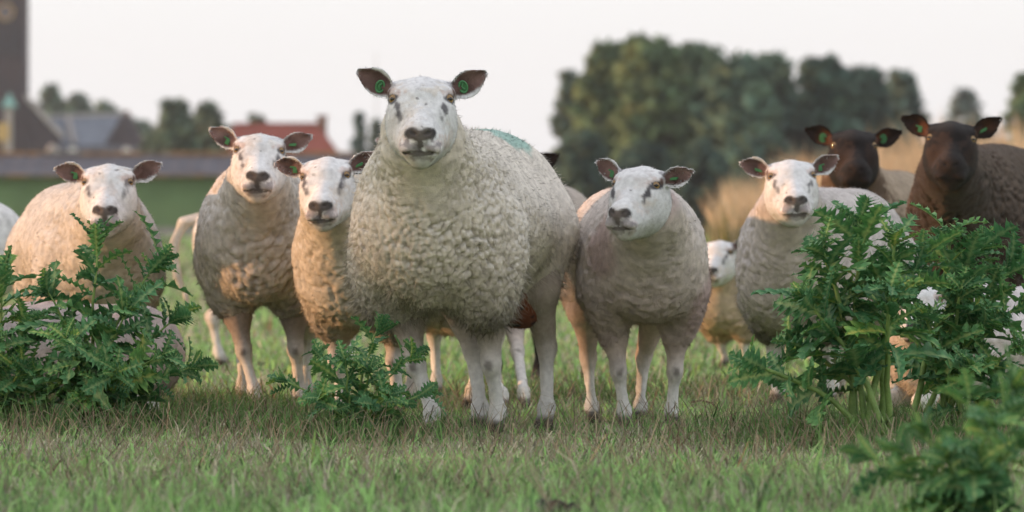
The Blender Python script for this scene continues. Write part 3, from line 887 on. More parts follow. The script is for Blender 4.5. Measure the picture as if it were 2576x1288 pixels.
def village():
    Y = 650.0
    ch = empty('church', (W(10, 0, Y)[0], Y, 0))
    tag(ch, 'dark brick village church with tall square clock tower at the left edge', 'church')
    gy = 231 * 2576 / 1024
    tw = wall_piece('tower', [(-48, gy), (62, gy), (62, -60), (-48, -60)], Y, 5.6, M['brick'], ch)
    for x0, x1 in ((-4, 11), (25, 40)):
        w_ = wall_piece('belfry_opening', [(x0, 142), (x1, 142), (x1, 70), ((x0 + x1) / 2, 58), (x0, 70)], Y - 0.12, 0.11, M['louvre'], ch)
        m = MB()
        for k in range(6):
            zz = W(0, 138 - k * 12, Y)[2]
            m.box(W(x0 + 1, 0, Y)[0], W(x1 - 1, 0, Y)[0], Y - 0.32, Y - 0.125, zz, zz + 0.10)
        m.build('louvre_slats', M['slate_dark'], ch, origin=ch.location)
    wall_piece('slit_window', [(5, 225), (12, 225), (12, 198), (5, 198)], Y - 0.1, 0.09, M['louvre'], ch)
    cx, cz = W(14, 30, Y)[0], W(14, 30, Y)[2]
    m = MB(); m.prism([(cx + 0.92 * math.cos(t), cz + 0.92 * math.sin(t)) for t in np.linspace(0, 2 * math.pi, 24, endpoint=False)], (Y - 0.2, Y - 0.01))
    cl = m.build('clock_face', M['slate_dark'], ch, origin=ch.location)
    m = MB(); m.tube([(cx + 0.92 * math.cos(t), Y - 0.22, cz + 0.92 * math.sin(t)) for t in np.linspace(0, 2 * math.pi, 25)], 0.09, 6, cap=False)
    o = m.build('clock_ring', M['gold'], ch, origin=ch.location)
    m = MB(); m.tube([(cx, Y - 0.24, cz), (cx + 0.55, Y - 0.24, cz + 0.35)], 0.05, 5); m.tube([(cx, Y - 0.25, cz), (cx - 0.2, Y - 0.25, cz - 0.75)], 0.04, 5)
    m.build('clock_hand', M['gold'], ch, origin=ch.location)
    # nave front with its stone coping
    wall_piece('nave_wall', [(-100, gy), (152, gy), (152, 343), (62.5, 247), (-100, 247)], Y + 0.8, 14, M['brick'], ch)
    p0, p1 = W(60, 241, Y), W(158, 345, Y)
    m = MB(); m.tube([(p0.x, Y + 0.6, p0.z), (p1.x, Y + 0.6, p1.z)], 0.34, 4)
    m.build('gable_coping', M['stone'], ch, origin=ch.location)
    # small copper-topped turret in front of the tower foot
    tx, tz = W(25, 0, Y)[0], W(25, 270, Y)[2]
    m = MB(); m.add([(tx - 0.9, Y - 1.6, tz), (tx + 0.9, Y - 1.6, tz), (tx + 0.9, Y - 0.02, tz), (tx - 0.9, Y - 0.02, tz), (tx, Y - 0.8, W(0, 232, Y)[2])],
                    [(0, 1, 4), (1, 2, 4), (2, 3, 4), (3, 0, 4), (3, 2, 1, 0)])
    m.build('turret_roof', M['copper'], ch, origin=ch.location)
    m = MB(); m.box(tx - 0.45, tx + 0.3, Y - 1.2, Y - 0.03, 0, tz)
    m.build('turret', M['stone'], ch, origin=ch.location)
    # transept with slate roof and brick gable
    T0 = Y + 2
    m = MB()
    r0, r1 = W(118, 294, T0 + 5), W(306, 289, T0 + 5); e0, e1 = W(146, 366, T0), W(262, 366, T0)
    e1x = W(262, 366, T0)
    m.add([tuple(r0), tuple(r1), tuple(e1), tuple(e0)], [(3, 2, 1, 0)])
    m.add([(r0.x, r0.y, r0.z - 0.4), (r1.x, r1.y, r1.z - 0.4), (e1.x, e1.y, e1.z - 0.3), (e0.x, e0.y, e0.z - 0.3)], [(0, 1, 2, 3)])
    sl = m.build('roof', M['slate'], ch, origin=ch.location)
    m = MB(); m.tube([r0, r1], 0.28, 5); m.build('ridge', M['stone'], ch, origin=ch.location)
    pa, pb = W(171, 298, T0 + 4.2), W(186, 362, T0)
    m = MB(); m.tube([pa + Vector((0, -0.2, 0.15)), pb + Vector((0, -0.3, 0.15))], 0.3, 5); m.build('roof_flashing', M['stone'], ch, origin=ch.location)
    wall_piece('gable_wall', [(262, gy), (366, gy), (366, 374), (316, 287), (308, 287), (262, 366)], T0 - 0.3, 6, M['brick'], ch)
    wall_piece('chimney', [(311, 292), (325, 292), (325, 278), (311, 278)], T0 + 1, 1, M['house_brick'], ch)
    wall_piece('aisle_wall', [(118, gy), (352, gy), (352, 368), (118, 362)], T0 - 2.4, 2.0, M['slate_dark'], ch)
    for x in (182, 318):
        m = MB(); c = W(x, 384, T0 - 2.5)
        m.prism([(c.x + 0.55 * math.cos(t), c.z + 0.65 * math.sin(t)) for t in np.linspace(0, 2 * math.pi, 12, endpoint=False)], (c.y - 0.05, c.y + 0.08))
        m.build('window', M['white_paint'], ch, origin=ch.location)
    m = MB()
    for a, c_ in (((106, 402), (133, 366)), ((133, 366), (160, 402))):
        q0, q1 = W(*a, T0 - 4), W(*c_, T0 - 4); m.tube([q0, q1], 0.30, 4)
    m.build('porch_gable', M['stone'], ch, origin=ch.location)
    m = MB(); q = W(8, 332, Y - 1); m.box(q.x - 0.7, q.x + 0.7, Y - 1.3, Y - 1.0, q.z - 1.0, q.z + 1.0); m.box(q.x - 0.08, q.x + 0.08, Y - 1.15, Y - 1.05, 0, q.z - 1.0)
    m.build('yellow_board', M['gold'], ch, origin=ch.location)  # small yellow board on a thin post before the tower

    # long barn
    YB = 280.0
    bn = empty('barn', (W(400, 0, YB)[0], YB, 0))
    tag(bn, 'long low barn with green corrugated wall and grey roof behind the sheep', 'barn')
    x0, x1 = W(-900, 0, YB)[0], W(868, 0, YB)[0]
    ze, zr = W(0, 441, YB)[2], W(0, 392, YB + 5)[2]
    m = MB(); V, Fq = [], []
    x, k = x0, 0
    pat = [(0, 0), (0.06, 0), (0.085, -0.035), (0.145, -0.035)]
    pts = []
    while x < x1:
        for dx, dy in pat: pts.append((x + dx, YB + dy))
        x += 0.17
    for i, (a, y) in enumerate(pts): V += [(a, y, 0.45), (a, y, ze)]
    for i in range(len(pts) - 1): Fq.append((2 * i, 2 * i + 2, 2 * i + 3, 2 * i + 1))
    m.add(V, Fq); m.build('corrugated_wall', M['green_sheet'], bn, origin=bn.location)
    m = MB(); m.box(x0, x1, YB - 0.08, YB + 0.2, 0, 0.45); m.build('plinth', M['concrete'], bn, origin=bn.location)
    m = MB(); m.box(x1 + 0.003, x1 + 0.2, YB + 0.003, YB + 10, 0, ze); m.build('end_wall', M['green_sheet'], bn, origin=bn.location)
    m = MB()
    n = 90; xa = np.linspace(x0 - 0.3, x1 + 0.4, n)
    V = []
    for i, a in enumerate(xa):
        dz = 0.03 * (i % 2); V += [(a, YB - 0.5, ze + dz), (a, YB + 5, zr + dz), (a, YB + 10.5, ze + dz)]
    Fq = []
    for i in range(n - 1):
        for j in (0, 1): Fq.append((3 * i + j, 3 * i + 3 + j, 3 * i + 4 + j, 3 * i + 1 + j))
    m.add(V, Fq); m.build('roof', M['fibre_roof'], bn, origin=bn.location)
    m = MB(); m.tube([(x0 - 0.3, YB + 5, zr + 0.06), (x1 + 0.4, YB + 5, zr + 0.06)], 0.16, 6); m.build('ridge', M['moss'], bn, origin=bn.location)
    m = MB(); m.tube([(x0 - 0.3, YB - 0.6, ze - 0.04), (x1 + 0.4, YB - 0.6, ze - 0.04)], 0.09, 6); m.build('gutter', M['moss'], bn, origin=bn.location)

    # red-roofed house
    YH = 360.0
    h = empty('farmhouse', (W(710, 0, YH)[0], YH, 0))
    tag(h, 'brick farmhouse with red tiled roof and chimney beyond the barn', 'house')
    a0, a1 = W(575, 0, YH)[0], W(838, 0, YH)[0]
    ze, zr = W(0, 388, YH)[2], W(0, 313, YH + 4)[2]
    m = MB(); m.box(a0 + 0.3, a1 - 0.3, YH + 0.4, YH + 7.6, 0, ze - 0.05); m.build('wall', M['house_brick'], h, origin=h.location)
    rl, rr = W(585, 0, YH + 4)[0], W(802, 0, YH + 4)[0]
    m = MB(); m.add([(a0, YH, ze), (a1 + 0.3, YH, ze), (a1 + 0.3, YH + 8, ze), (a0, YH + 8, ze), (rl, YH + 4, zr), (rr, YH + 4, zr)],
                    [(0, 1, 5, 4), (2, 3, 4, 5), (1, 2, 5), (3, 0, 4), (3, 2, 1, 0)])
    rf = m.build('roof', M['red_tile'], h, origin=h.location)
    c = W(810, 300, YH + 4)
    m = MB(); m.box(c.x - 0.3, c.x + 0.3, YH + 3.7, YH + 4.3, zr - 1.2, c.z + 0.1); m.box(c.x - 0.38, c.x + 0.38, YH + 3.62, YH + 4.38, c.z + 0.1, c.z + 0.25)
    m.build('chimney', M['house_brick'], rf, origin=h.location)
    m = MB(); m.tube([(rl, YH + 4, zr), (rr, YH + 4, zr)], 0.12, 6); m.build('ridge', M['red_tile'], rf, origin=h.location)
    for k in range(3):
        xx = a0 + 1.2 + k * 1.6
        m = MB(); m.box(xx, xx + 0.9, YH + 0.3, YH + 0.395, 0.9, 2.1); w_ = m.build('window', M['white_paint'], h, origin=h.location)
        m = MB(); m.box(xx + 0.08, xx + 0.82, YH + 0.27, YH + 0.297, 0.98, 2.02); m.build('pane', M['glass'], w_, origin=h.location)

    # thin mast
    YM = 520.0
    q = W(946, 130, YM)
    ms = empty('mast', (q.x, YM, 0)); tag(ms, 'thin pale mast rising behind the largest sheep', 'mast')
    m = MB(); m.tube([(q.x, YM, 0), (q.x, YM, q.z)], [0.06, 0.035], 6); m.build('pole', M['metal'], ms, origin=ms.location)


village()


# ------------------------------------------------------------------ trees
def tree(label, px, top, hw, Y, group, seed, real=None, leaf=(0.055, 0.085, 0.045), ls=0.34, n=5200, slim=1.0, foot=0.0, dens=1.0, low=0.12, airy=0.0):
    """px: crown centre column, top: row of the top, hw: half width in photograph pixels"""
    r = np.random.default_rng(seed)
    c = W(px, 0, Y); H_ = W(px, top, Y)[2]; Rw = hw * Y / (F_PX * 2576 / 1024)
    if real: c = Vector((real[0], Y, 0)); H_ = real[1]; Rw = real[2]
    root = empty('tree', (c.x, Y, 0))
    tag(root, label, 'tree', group)
    m = MB()
    m.tube([(0, 0, 0), (0.1, 0.05, H_ * 0.3), (0.0, 0.1, H_ * 0.6), (0.1, 0, H_ * 0.85)], [0.035 * H_, 0.027 * H_, 0.016 * H_, 0.005 * H_], 8)
    for k in range(9):
        a = r.uniform(0, 2 * math.pi); z0 = H_ * r.uniform(0.2, 0.65); L = Rw * r.uniform(0.5, 0.9)
        m.tube([(0.05, 0.05, z0), (math.cos(a) * L * 0.5, math.sin(a) * L * 0.5, z0 + H_ * 0.08), (math.cos(a) * L, math.sin(a) * L, z0 + H_ * 0.2)],
               [0.012 * H_, 0.008 * H_, 0.003 * H_], 5)
    m.build('trunk', M['bark'], root, smooth=True)
    # clumps of leaves, clumps inside an uneven envelope
    K = int(210 * dens)
    cc, cr = [], []
    for k in range(K):
        t = r.random() ** 0.85
        z = H_ * (low + (0.97 - low) * t)
        env = Rw * max(0.05, math.sin(math.pi * (0.16 + 0.80 * t))) ** 0.5 * slim * r.uniform(0.8, 1.12)
        a = r.uniform(0, 2 * math.pi); q = math.sqrt(r.random()) * env * 0.86
        s = (0.12 + 0.18 * r.random()) * min(Rw, H_ * 0.45) * (1.0 - 0.35 * t)
        cc.append((math.cos(a) * q, math.sin(a) * q, min(z, H_ - s * 0.8))); cr.append(s)
    cc, cr = np.array(cc), np.array(cr)
    w = cr ** 2; k = r.choice(K, n, p=w / w.sum())
    d = r.normal(0, 1, (n, 3)); d /= np.linalg.norm(d, axis=1, keepdims=True)
    P_ = cc[k] + d * (cr[k] * (0.55 + 0.45 * r.random(n) ** 0.6 + airy * r.random(n) ** 3))[:, None] * np.array([1, 1, 0.85])
    P_[:, 2] = np.maximum(P_[:, 2], 0.2)
    u = r.normal(0, 1, (n, 3)) + d * 0.3; u /= np.linalg.norm(u, axis=1, keepdims=True)
    v = np.cross(u, r.normal(0, 1, (n, 3))); v /= np.linalg.norm(v, axis=1, keepdims=True)
    s = ls * (0.6 + 0.8 * r.random((n, 1)))
    V = np.stack([P_ - u * s, P_ + v * s * 0.42, P_ + u * s, P_ - v * s * 0.42], 1).reshape(-1, 3)
    tint = np.array(2.4) * (0.78 + 0.5 * r.random(K))[k] * (0.8 + 0.4 * r.random(n))
    yel = r.random(K)[k]
    C = np.array(leaf) * np.array((0.88, 1.06, 1.04)) * tint[:, None] * (1 + 0.25 * (yel - 0.5)[:, None] * np.array([1.2, 0.4, -0.3]))
    nn = d * 0.8 + np.array([0, 0, 0.35]) + r.normal(0, 0.25, (n, 3)); nn /= np.linalg.norm(nn, axis=1, keepdims=True)
    me = np_mesh('crown', V, [face_to(V, np.arange(n * 4).reshape(-1, 4), d * 0.6 + FRONT)], np.repeat(C, 4, 0), np.repeat(nn, 4, 0))
    link('crown', me, M['crown'], root)
    return root


GL = 'trees behind the church'
for i, (x, t, hw, lab) in enumerate([(128, 208, 44, 'pointed dark tree nearest the church tower, above the slate roof'),
                                     (196, 232, 62, 'dark tree with a jagged top above the middle of the slate roof'),
                                     (268, 256, 64, 'rounded dark tree above the right end of the slate roof'),
                                     (352, 305, 56, 'low dark tree right of the church gable')]):
    tree(lab, x, t, hw, 700 + 6 * i, GL, 20 + i, leaf=(0.050, 0.072, 0.052), ls=0.6, n=4200, airy=0.8)
for i, (x, t, hw, lab) in enumerate([(160, 262, 70, 'low dark tree filling the gap beside the pointed tree'), (236, 276, 72, 'low dark tree between the jagged and the rounded tree'),
                                     (315, 292, 62, 'low dark tree just above the church gable')]):
    tree(lab, x, t, hw, 720 + 5 * i, GL, 25 + i, leaf=(0.050, 0.070, 0.050), ls=0.6, n=3000, airy=0.8)
GM = 'trees behind the barn roof'
for i, (x, t, hw, lab) in enumerate([(438, 246, 66, 'broad tree behind the barn roof, left of the two tall ones'),
                                     (524, 256, 56, 'broad tree behind the barn roof, just above the ear of the tall-headed sheep'),
                                     (645, 288, 46, 'thin airy tree peeping over the red farmhouse roof')]):
    tree(lab, x, t, hw, 420 + 8 * i, GM, 30 + i, leaf=(0.060, 0.075, 0.050), ls=0.45, n=3400 if i < 2 else 1100, airy=0.5 if i < 2 else 1.2)
for i, (x, t, hw, lab) in enumerate([(478, 296, 105, 'wide low tree filling the gap between the two tall ones behind the barn'), (392, 322, 55, 'low bush left of the trees behind the barn'),
                                     (575, 318, 60, 'low bush at the left end of the red roof')]):
    tree(lab, x, t, hw, 450 + 5 * i, GM, 35 + i, leaf=(0.055, 0.070, 0.048), ls=0.45, n=2600, airy=0.6)
tree('narrow dark poplar left of the pale mast', 905, 280, 20, 450, 'poplars beside the mast', 41, leaf=(0.045, 0.07, 0.06), ls=0.4, n=2200, dens=0.7)
tree('narrow poplar right behind the pale mast', 948, 298, 22, 470, 'poplars beside the mast', 42, leaf=(0.055, 0.075, 0.062), ls=0.4, n=2200, dens=0.7)
GR = 'big trees on the right'
big = [(1442, 178, 58, 330, 'small loose tree at the left end of the big tree mass'),
       (1545, 112, 110, 322, 'leafy tree forming the left shoulder of the big tree mass'),
       (1640, 92, 120, 318, 'tallest tree of the big tree mass on the right'),
       (1752, 112, 120, 326, 'full round tree right of the tallest tree'),
       (1850, 142, 118, 316, 'bushy grey-green tree in the middle of the big tree mass'),
       (1925, 132, 105, 330, 'tall pale tree just right of the middle of the tree mass'),
       (2068, 142, 105, 322, 'dark tree behind the left black-faced sheep'),
       (2172, 168, 100, 328, 'dark bushy tree between the two black-faced sheep'),
       (2268, 176, 66, 340, 'pale airy tree at the right end of the big tree mass')]
tints = [(0.05, 0.065, 0.05), (0.068, 0.088, 0.046), (0.072, 0.09, 0.045), (0.058, 0.08, 0.048), (0.06, 0.082, 0.058), (0.066, 0.088, 0.06), (0.036, 0.055, 0.042), (0.040, 0.058, 0.045), (0.06, 0.08, 0.066)]
for i, (x, t, hw, Y, lab) in enumerate(big):
    tree(lab, x, t, hw, Y, GR, 50 + i, leaf=tints[i], ls=0.38, n=11000 if 0 < i < 8 else 5000, low=0.06, airy=0.95)
for i, (x, t, hw, lab) in enumerate([(1470, 330, 80, 'low dark bush under the left end of the big trees'), (1620, 360, 100, 'low dark bush under the tallest tree'),
                                     (1770, 370, 90, 'low dark bush left of the tall dry grass'), (1930, 350, 110, 'dark bush behind the left part of the dry grass')]):
    tree(lab, x, t, hw, 300 - 4 * i, 'bushes under the big trees', 70 + i, leaf=(0.035, 0.052, 0.040), ls=0.30, n=4200, low=0.03)
tree('small pale far tree in the gap right of the big tree mass', 2425, 222, 66, 520, 'far trees at the right', 80, leaf=(0.07, 0.085, 0.075), ls=0.5, n=1500, airy=1.2)
tree('green tree cut off by the right edge of the picture', 2585, 175, 72, 300, 'far trees at the right', 81, leaf=(0.06, 0.085, 0.045), ls=0.32, n=4500, low=0.05)
tree('low far bush behind the right black-faced sheep', 2460, 300, 80, 330, 'far trees at the right', 82, leaf=(0.045, 0.062, 0.05), ls=0.32, n=3000, low=0.05)


# unseen trees added left of the view to block part of the low sun
for i, (y, x, h_, rw, lab) in enumerate([(13.4, -22.5, 4.6, 2.3, 'unseen tree added beyond the left edge to cast shade, level with the thistles'), (9.6, -22.0, 4.9, 2.5, 'unseen tree added beyond the left edge to cast shade, in front of the flock'),
                                         (5.4, -22.4, 4.7, 2.5, 'unseen tree added beyond the left edge to cast shade, nearest the viewer')]):
    tree(lab, 0, 0, 0, y, 'unseen shade trees added on the left', 90 + i, real=(x, h_, rw), leaf=(0.05, 0.075, 0.04), ls=0.13, n=5200, low=0.03)


# ------------------------------------------------------------------ grass
def blades(n, P_, h, w, lean, col, r, bend=0.35):
    """n bent blades, 3 triangles each"""
    a = r.uniform(0, 2 * np.pi, n); f = r.uniform(0, 2 * np.pi, n)
    d = np.stack([np.cos(a), np.sin(a), np.zeros(n)], 1); s = np.stack([np.cos(f), np.sin(f), np.zeros(n)], 1) * w[:, None]
    up = np.array([0, 0, 1.0])
    m = P_ + up * (h * 0.55)[:, None] + d * (h * lean * 0.35)[:, None]
    z = np.maximum(h * (1 - bend * lean), 0.12 * h)
    t = P_ + up * z[:, None] + d * (h * lean)[:, None]
    V = np.stack([P_ - s, P_ + s, m - s * 0.75, m + s * 0.75, t], 1).reshape(-1, 3)
    i = np.arange(n)[:, None] * 5
    q = i + np.array([0, 1, 3, 2]); tri = i + np.array([2, 3, 4])
    C = np.repeat(col, 5, 0)
    return V, face_to(V, q, FRONT), face_to(V, tri, FRONT), C


def grass_patch(y0, y1, n, hmul, wmul, r, margin=1.5, taper=None):
    Y = np.sqrt(r.uniform(y0 ** 2, y1 ** 2, n))
    X = (r.random(n) - 0.5) * 1024 / F_PX * Y * margin
    P_ = np.stack([X, Y, np.full(n, -0.004)], 1)
    nz = vnoise(np.stack([X * 1.7, Y * 0.9, np.zeros(n)], 1), 5); nz2 = vnoise(np.stack([X * 6, Y * 3.5, np.zeros(n)], 1), 6)
    dry = np.clip(0.30 + 0.20 * nz + 0.24 * nz2 + 0.24 * np.exp(-((Y - 14.4) / 1.3) ** 2), 0.04, 0.85)
    isdry = r.random(n) < dry
    h = hmul * (0.017 + 0.030 * r.random(n) ** 1.7) * (1 + 0.5 * nz2)
    tall = r.random(n) < 0.10 * sstep(0.0, 0.5, nz2 + 0.3) + 0.03
    h = np.where(tall, h * 1.75, h)
    w = wmul * (0.0012 + 0.0016 * r.random(n)) * np.where(isdry, 0.7, 1.0) * np.where(tall, 1.45, 1.0)
    lean = np.where(isdry, 0.25 + 1.1 * r.random(n), 0.1 + 0.9 * r.random(n) ** 1.2)
    g0, g1, g2 = np.array((0.34, 0.60, 0.18)), np.array((0.50, 0.74, 0.31)), np.array((0.18, 0.35, 0.125))
    t = r.random((n, 1)); k = r.random((n, 1))
    G = g0 * (1 - t) + g1 * t
    G = np.where(k < 0.25, g2 * (0.8 + 0.4 * t), G)
    D = np.array((0.76, 0.71, 0.54)) * (0.45 + 0.75 * t)
    D = np.where(k < 0.08, np.array((0.32, 0.22, 0.15)) * (0.7 + 0.5 * t), D)
    G = np.where((tall & (r.random(n) < 0.6))[:, None], g1 * np.array((0.85, 1.0, 0.8)) * (0.85 + 0.3 * t), G)
    C = np.where(isdry[:, None], D, G)
    return P_, h, w, lean, C


def grass():
    r = np.random.default_rng(99)
    parts, off = [], 0
    VV, QQ, TT, CC = [], [], [], []
    for (y0, y1, n, hm, wm, mg) in ((9.6, 13.2, 56000, 1.22, 1.35, 1.55), (13.2, 18.5, 84000, 0.78, 1.15, 1.45), (18.5, 27, 34000, 1.25, 2.2, 1.4), (27, 45, 24000, 1.6, 3.6, 1.3), (45, 110, 18000, 2.2, 11.0, 1.3), (110, 275, 9000, 3.5, 36.0, 1.25)):
        P_, h, w, lean, C = grass_patch(y0, y1, n, hm, wm, r, mg)
        V, q, t, c = blades(n, P_, h, w, lean, C, r)
        VV.append(V); QQ.append(q + off); TT.append(t + off); CC.append(c); off += len(V)
    # taller, darker tufts around the thistles
    for x, y, n, sp, hh in ((230, 1082, 1500, 0.30, 0.12), (10, 1078, 700, 0.2, 0.12), (520, 1040, 1000, 0.16, 0.10), (640, 1060, 900, 0.15, 0.09), (900, 1106, 1200, 0.2, 0.10), (2200, 1128, 1300, 0.25, 0.12), (2360, 1105, 1200, 0.25, 0.12),
                            (2050, 1090, 800, 0.2, 0.10), (1420, 1010, 700, 0.22, 0.08), (1700, 990, 900, 0.3, 0.08)):
        Y = GY(y); c0 = W(x, y, Y)
        P_ = np.stack([r.normal(c0.x, sp, n), r.normal(Y, sp * 1.4, n), np.full(n, -0.004)], 1)
        t = r.random((n, 1)); dr = r.random((n, 1)) < 0.22
        C = np.where(dr, np.array((0.36, 0.28, 0.17)) * (0.5 + 0.7 * t), np.array((0.12, 0.23, 0.065)) * (0.7 + 0.9 * t))
        V, q, tt, c = blades(n, P_, hh * (0.4 + 0.8 * r.random(n)), 0.0012 + 0.0016 * r.random(n), 0.1 + 0.7 * r.random(n), C, r)
        VV.append(V); QQ.append(q + off); TT.append(tt + off); CC.append(c); off += len(V)
    # long bleached stalks lying over the turf
    n = 5200
    Y = r.uniform(10.8, 19, n); X = (r.random(n) - 0.5) * 1024 / F_PX * Y * 1.3
    P_ = np.stack([X, Y, r.uniform(0.0, 0.03, n)], 1)
    C = np.array((0.46, 0.38, 0.26)) * (0.5 + 0.7 * r.random((n, 1)))
    V, q, tt, c = blades(n, P_, 0.06 + 0.10 * r.random(n), 0.0009 + 0.0007 * r.random(n), 0.7 + 0.9 * r.random(n), C, r, bend=0.5)
    VV.append(V); QQ.append(q + off); TT.append(tt + off); CC.append(c); off += len(V)
    VA = np.concatenate(VV)
    nn = np.repeat(r.normal(0, 0.42, (len(VA) // 5, 3)) + np.array([0, -0.15, 0.9]), 5, 0); nn /= np.linalg.norm(nn, axis=1, keepdims=True)
    me = np_mesh('grass', VA, [np.concatenate(QQ), np.concatenate(TT)], np.concatenate(CC), nn)
    tag(link('grass', me, M['grass']), 'short green and bleached pasture grass', 'grass', kind='stuff')
    # tall bleached grass far right
    n = 20000
    r = np.random.default_rng(5)
    t = r.random(n) ** 0.9
    px = 1795 + t * 1050
    Y = r.uniform(62, 76, n)
    hh = (0.80 + 0.36 * sstep(1790, 1950, px) + 0.30 * sstep(2080, 2330, px)) * (0.75 + 0.5 * r.random(n)) * (1 + 0.15 * np.sin(px * 0.035))
    X = (px * 1024 / 2576 - 512) * Y / F_PX
    P_ = np.stack([X, Y, np.zeros(n)], 1)
    k = r.random((n, 1))
    C = np.array((0.70, 0.57, 0.38)) * (0.65 + 0.6 * k)
    gr = (r.random(n) < np.clip(0.75 - (px - 1795) / 240, 0.10, 0.75))[:, None]
    C = np.where(gr, np.array((0.13, 0.16, 0.04)) * (0.6 + 0.8 * k), C)
    h = np.where(gr[:, 0], hh * 0.72, hh)
    V, q, tt, c = blades(n, P_, h, 0.006 + 0.010 * r.random(n), 0.05 + 0.35 * r.random(n), C, r)
    nn = np.repeat(r.normal(0, 0.4, (n, 3)) + np.array([-0.35, -0.5, 0.5]), 5, 0); nn /= np.linalg.norm(nn, axis=1, keepdims=True)
    me = np_mesh('tall_dry_grass', V, [q, tt], c, nn)
    tag(link('tall_dry_grass', me, M['reed']), 'tall bleached grass behind the black-faced sheep', 'grass', kind='stuff')


grass()


# ------------------------------------------------------------------ thistles
def leaf_mesh(seed, lobes, droop, crinkle, wide):
    r = random.Random(seed)
    top, rows = [], []
    ts = [0.0, 0.05]
    ed = [[0.012, 0.014], [0.012, 0.014]]; spn = [[0, 0], [0, 0]]
    for i in range(lobes):
        a = 0.06 + 0.88 * i / lobes; w = 0.88 / lobes
        env = wide * (math.sin(math.pi * min(1, (i + 0.9) / (lobes + 0.6))) ** 0.6)
        for f, k, s in ((0.12, 0.26, 0), (0.40, 0.72, 0), (0.62, 1.0, 1), (0.80, 0.55, 0), (0.92, 0.62, 0.6)):
            ts.append(a + w * f)
            for sd in (0, 1):
                ed[sd].append(env * k * r.uniform(0.85, 1.15)); spn[sd].append(s)
    ts.append(0.965); [e.append(0.022) for e in ed]; [s.append(0) for s in spn]
    ts.append(1.0); [e.append(0.004) for e in ed]; [s.append(1) for s in spn]
    V, C, Q, T = [], [], [], []
    mid = (0.30, 0.42, 0.17); lam = (0.078, 0.235, 0.082); edge = (0.17, 0.36, 0.14); spc = (0.42, 0.45, 0.30)
    zc = lambda t: 0.10 * t - droop * t * t
    n = len(ts)
    ph = r.uniform(0, 6)
    for i, t in enumerate(ts):
        V.append((t, 0, zc(t) - 0.012)); C.append(mid)
        for sd in (0, 1):
            e = ed[sd][i]; sg = 1 if sd else -1
            V.append((t + e * 0.05, sg * e * 0.38, zc(t) + 0.03 * e / wide * 0.5 + crinkle * 0.25 * math.sin(i * 1.9 + ph + sd))); C.append(lam)
            lift = crinkle * math.sin(i * 1.25 + ph + 2 * sd) + 0.16 * e
            V.append((t + e * 0.28, sg * e * 0.95, zc(t) + lift)); C.append(edge if spn[sd][i] else lam)
    for i in range(n - 1):
        b0, b1 = 5 * i, 5 * (i + 1)
        Q += [(b0, b1, b1 + 1, b0 + 1), (b0 + 1, b1 + 1, b1 + 2, b0 + 2), (b1, b0, b0 + 3, b1 + 3), (b1 + 3, b0 + 3, b0 + 4, b1 + 4)]
    for i in range(n):
        for sd in (0, 1):
            s = spn[sd][i]
            if s:
                k = 5 * i + (2 if sd == 0 else 4)
                p = V[k]; sg = 1 if sd else -1; L = 0.045 * s
                m = len(V)
                V += [(p[0] - 0.008, p[1], p[2]), (p[0] + 0.008, p[1], p[2]), (p[0] + L * 0.7, p[1] + sg * L, p[2] + L * 0.5)]
                C += [edge, edge, spc]; T.append((m, m + 1, m + 2))
    me = np_mesh('leaf', V, [Q, T], np.array(C), smooth=True)
    me.materials.append(M['leaf'])
    return me


LEAVES = [leaf_mesh(100 + i, 4 + i % 3, (0.25, 0.40, 0.15, 0.55, 0.32, 0.7)[i % 6], 0.035 + 0.012 * (i % 3), (0.27, 0.31, 0.23)[i % 3]) for i in range(9)]


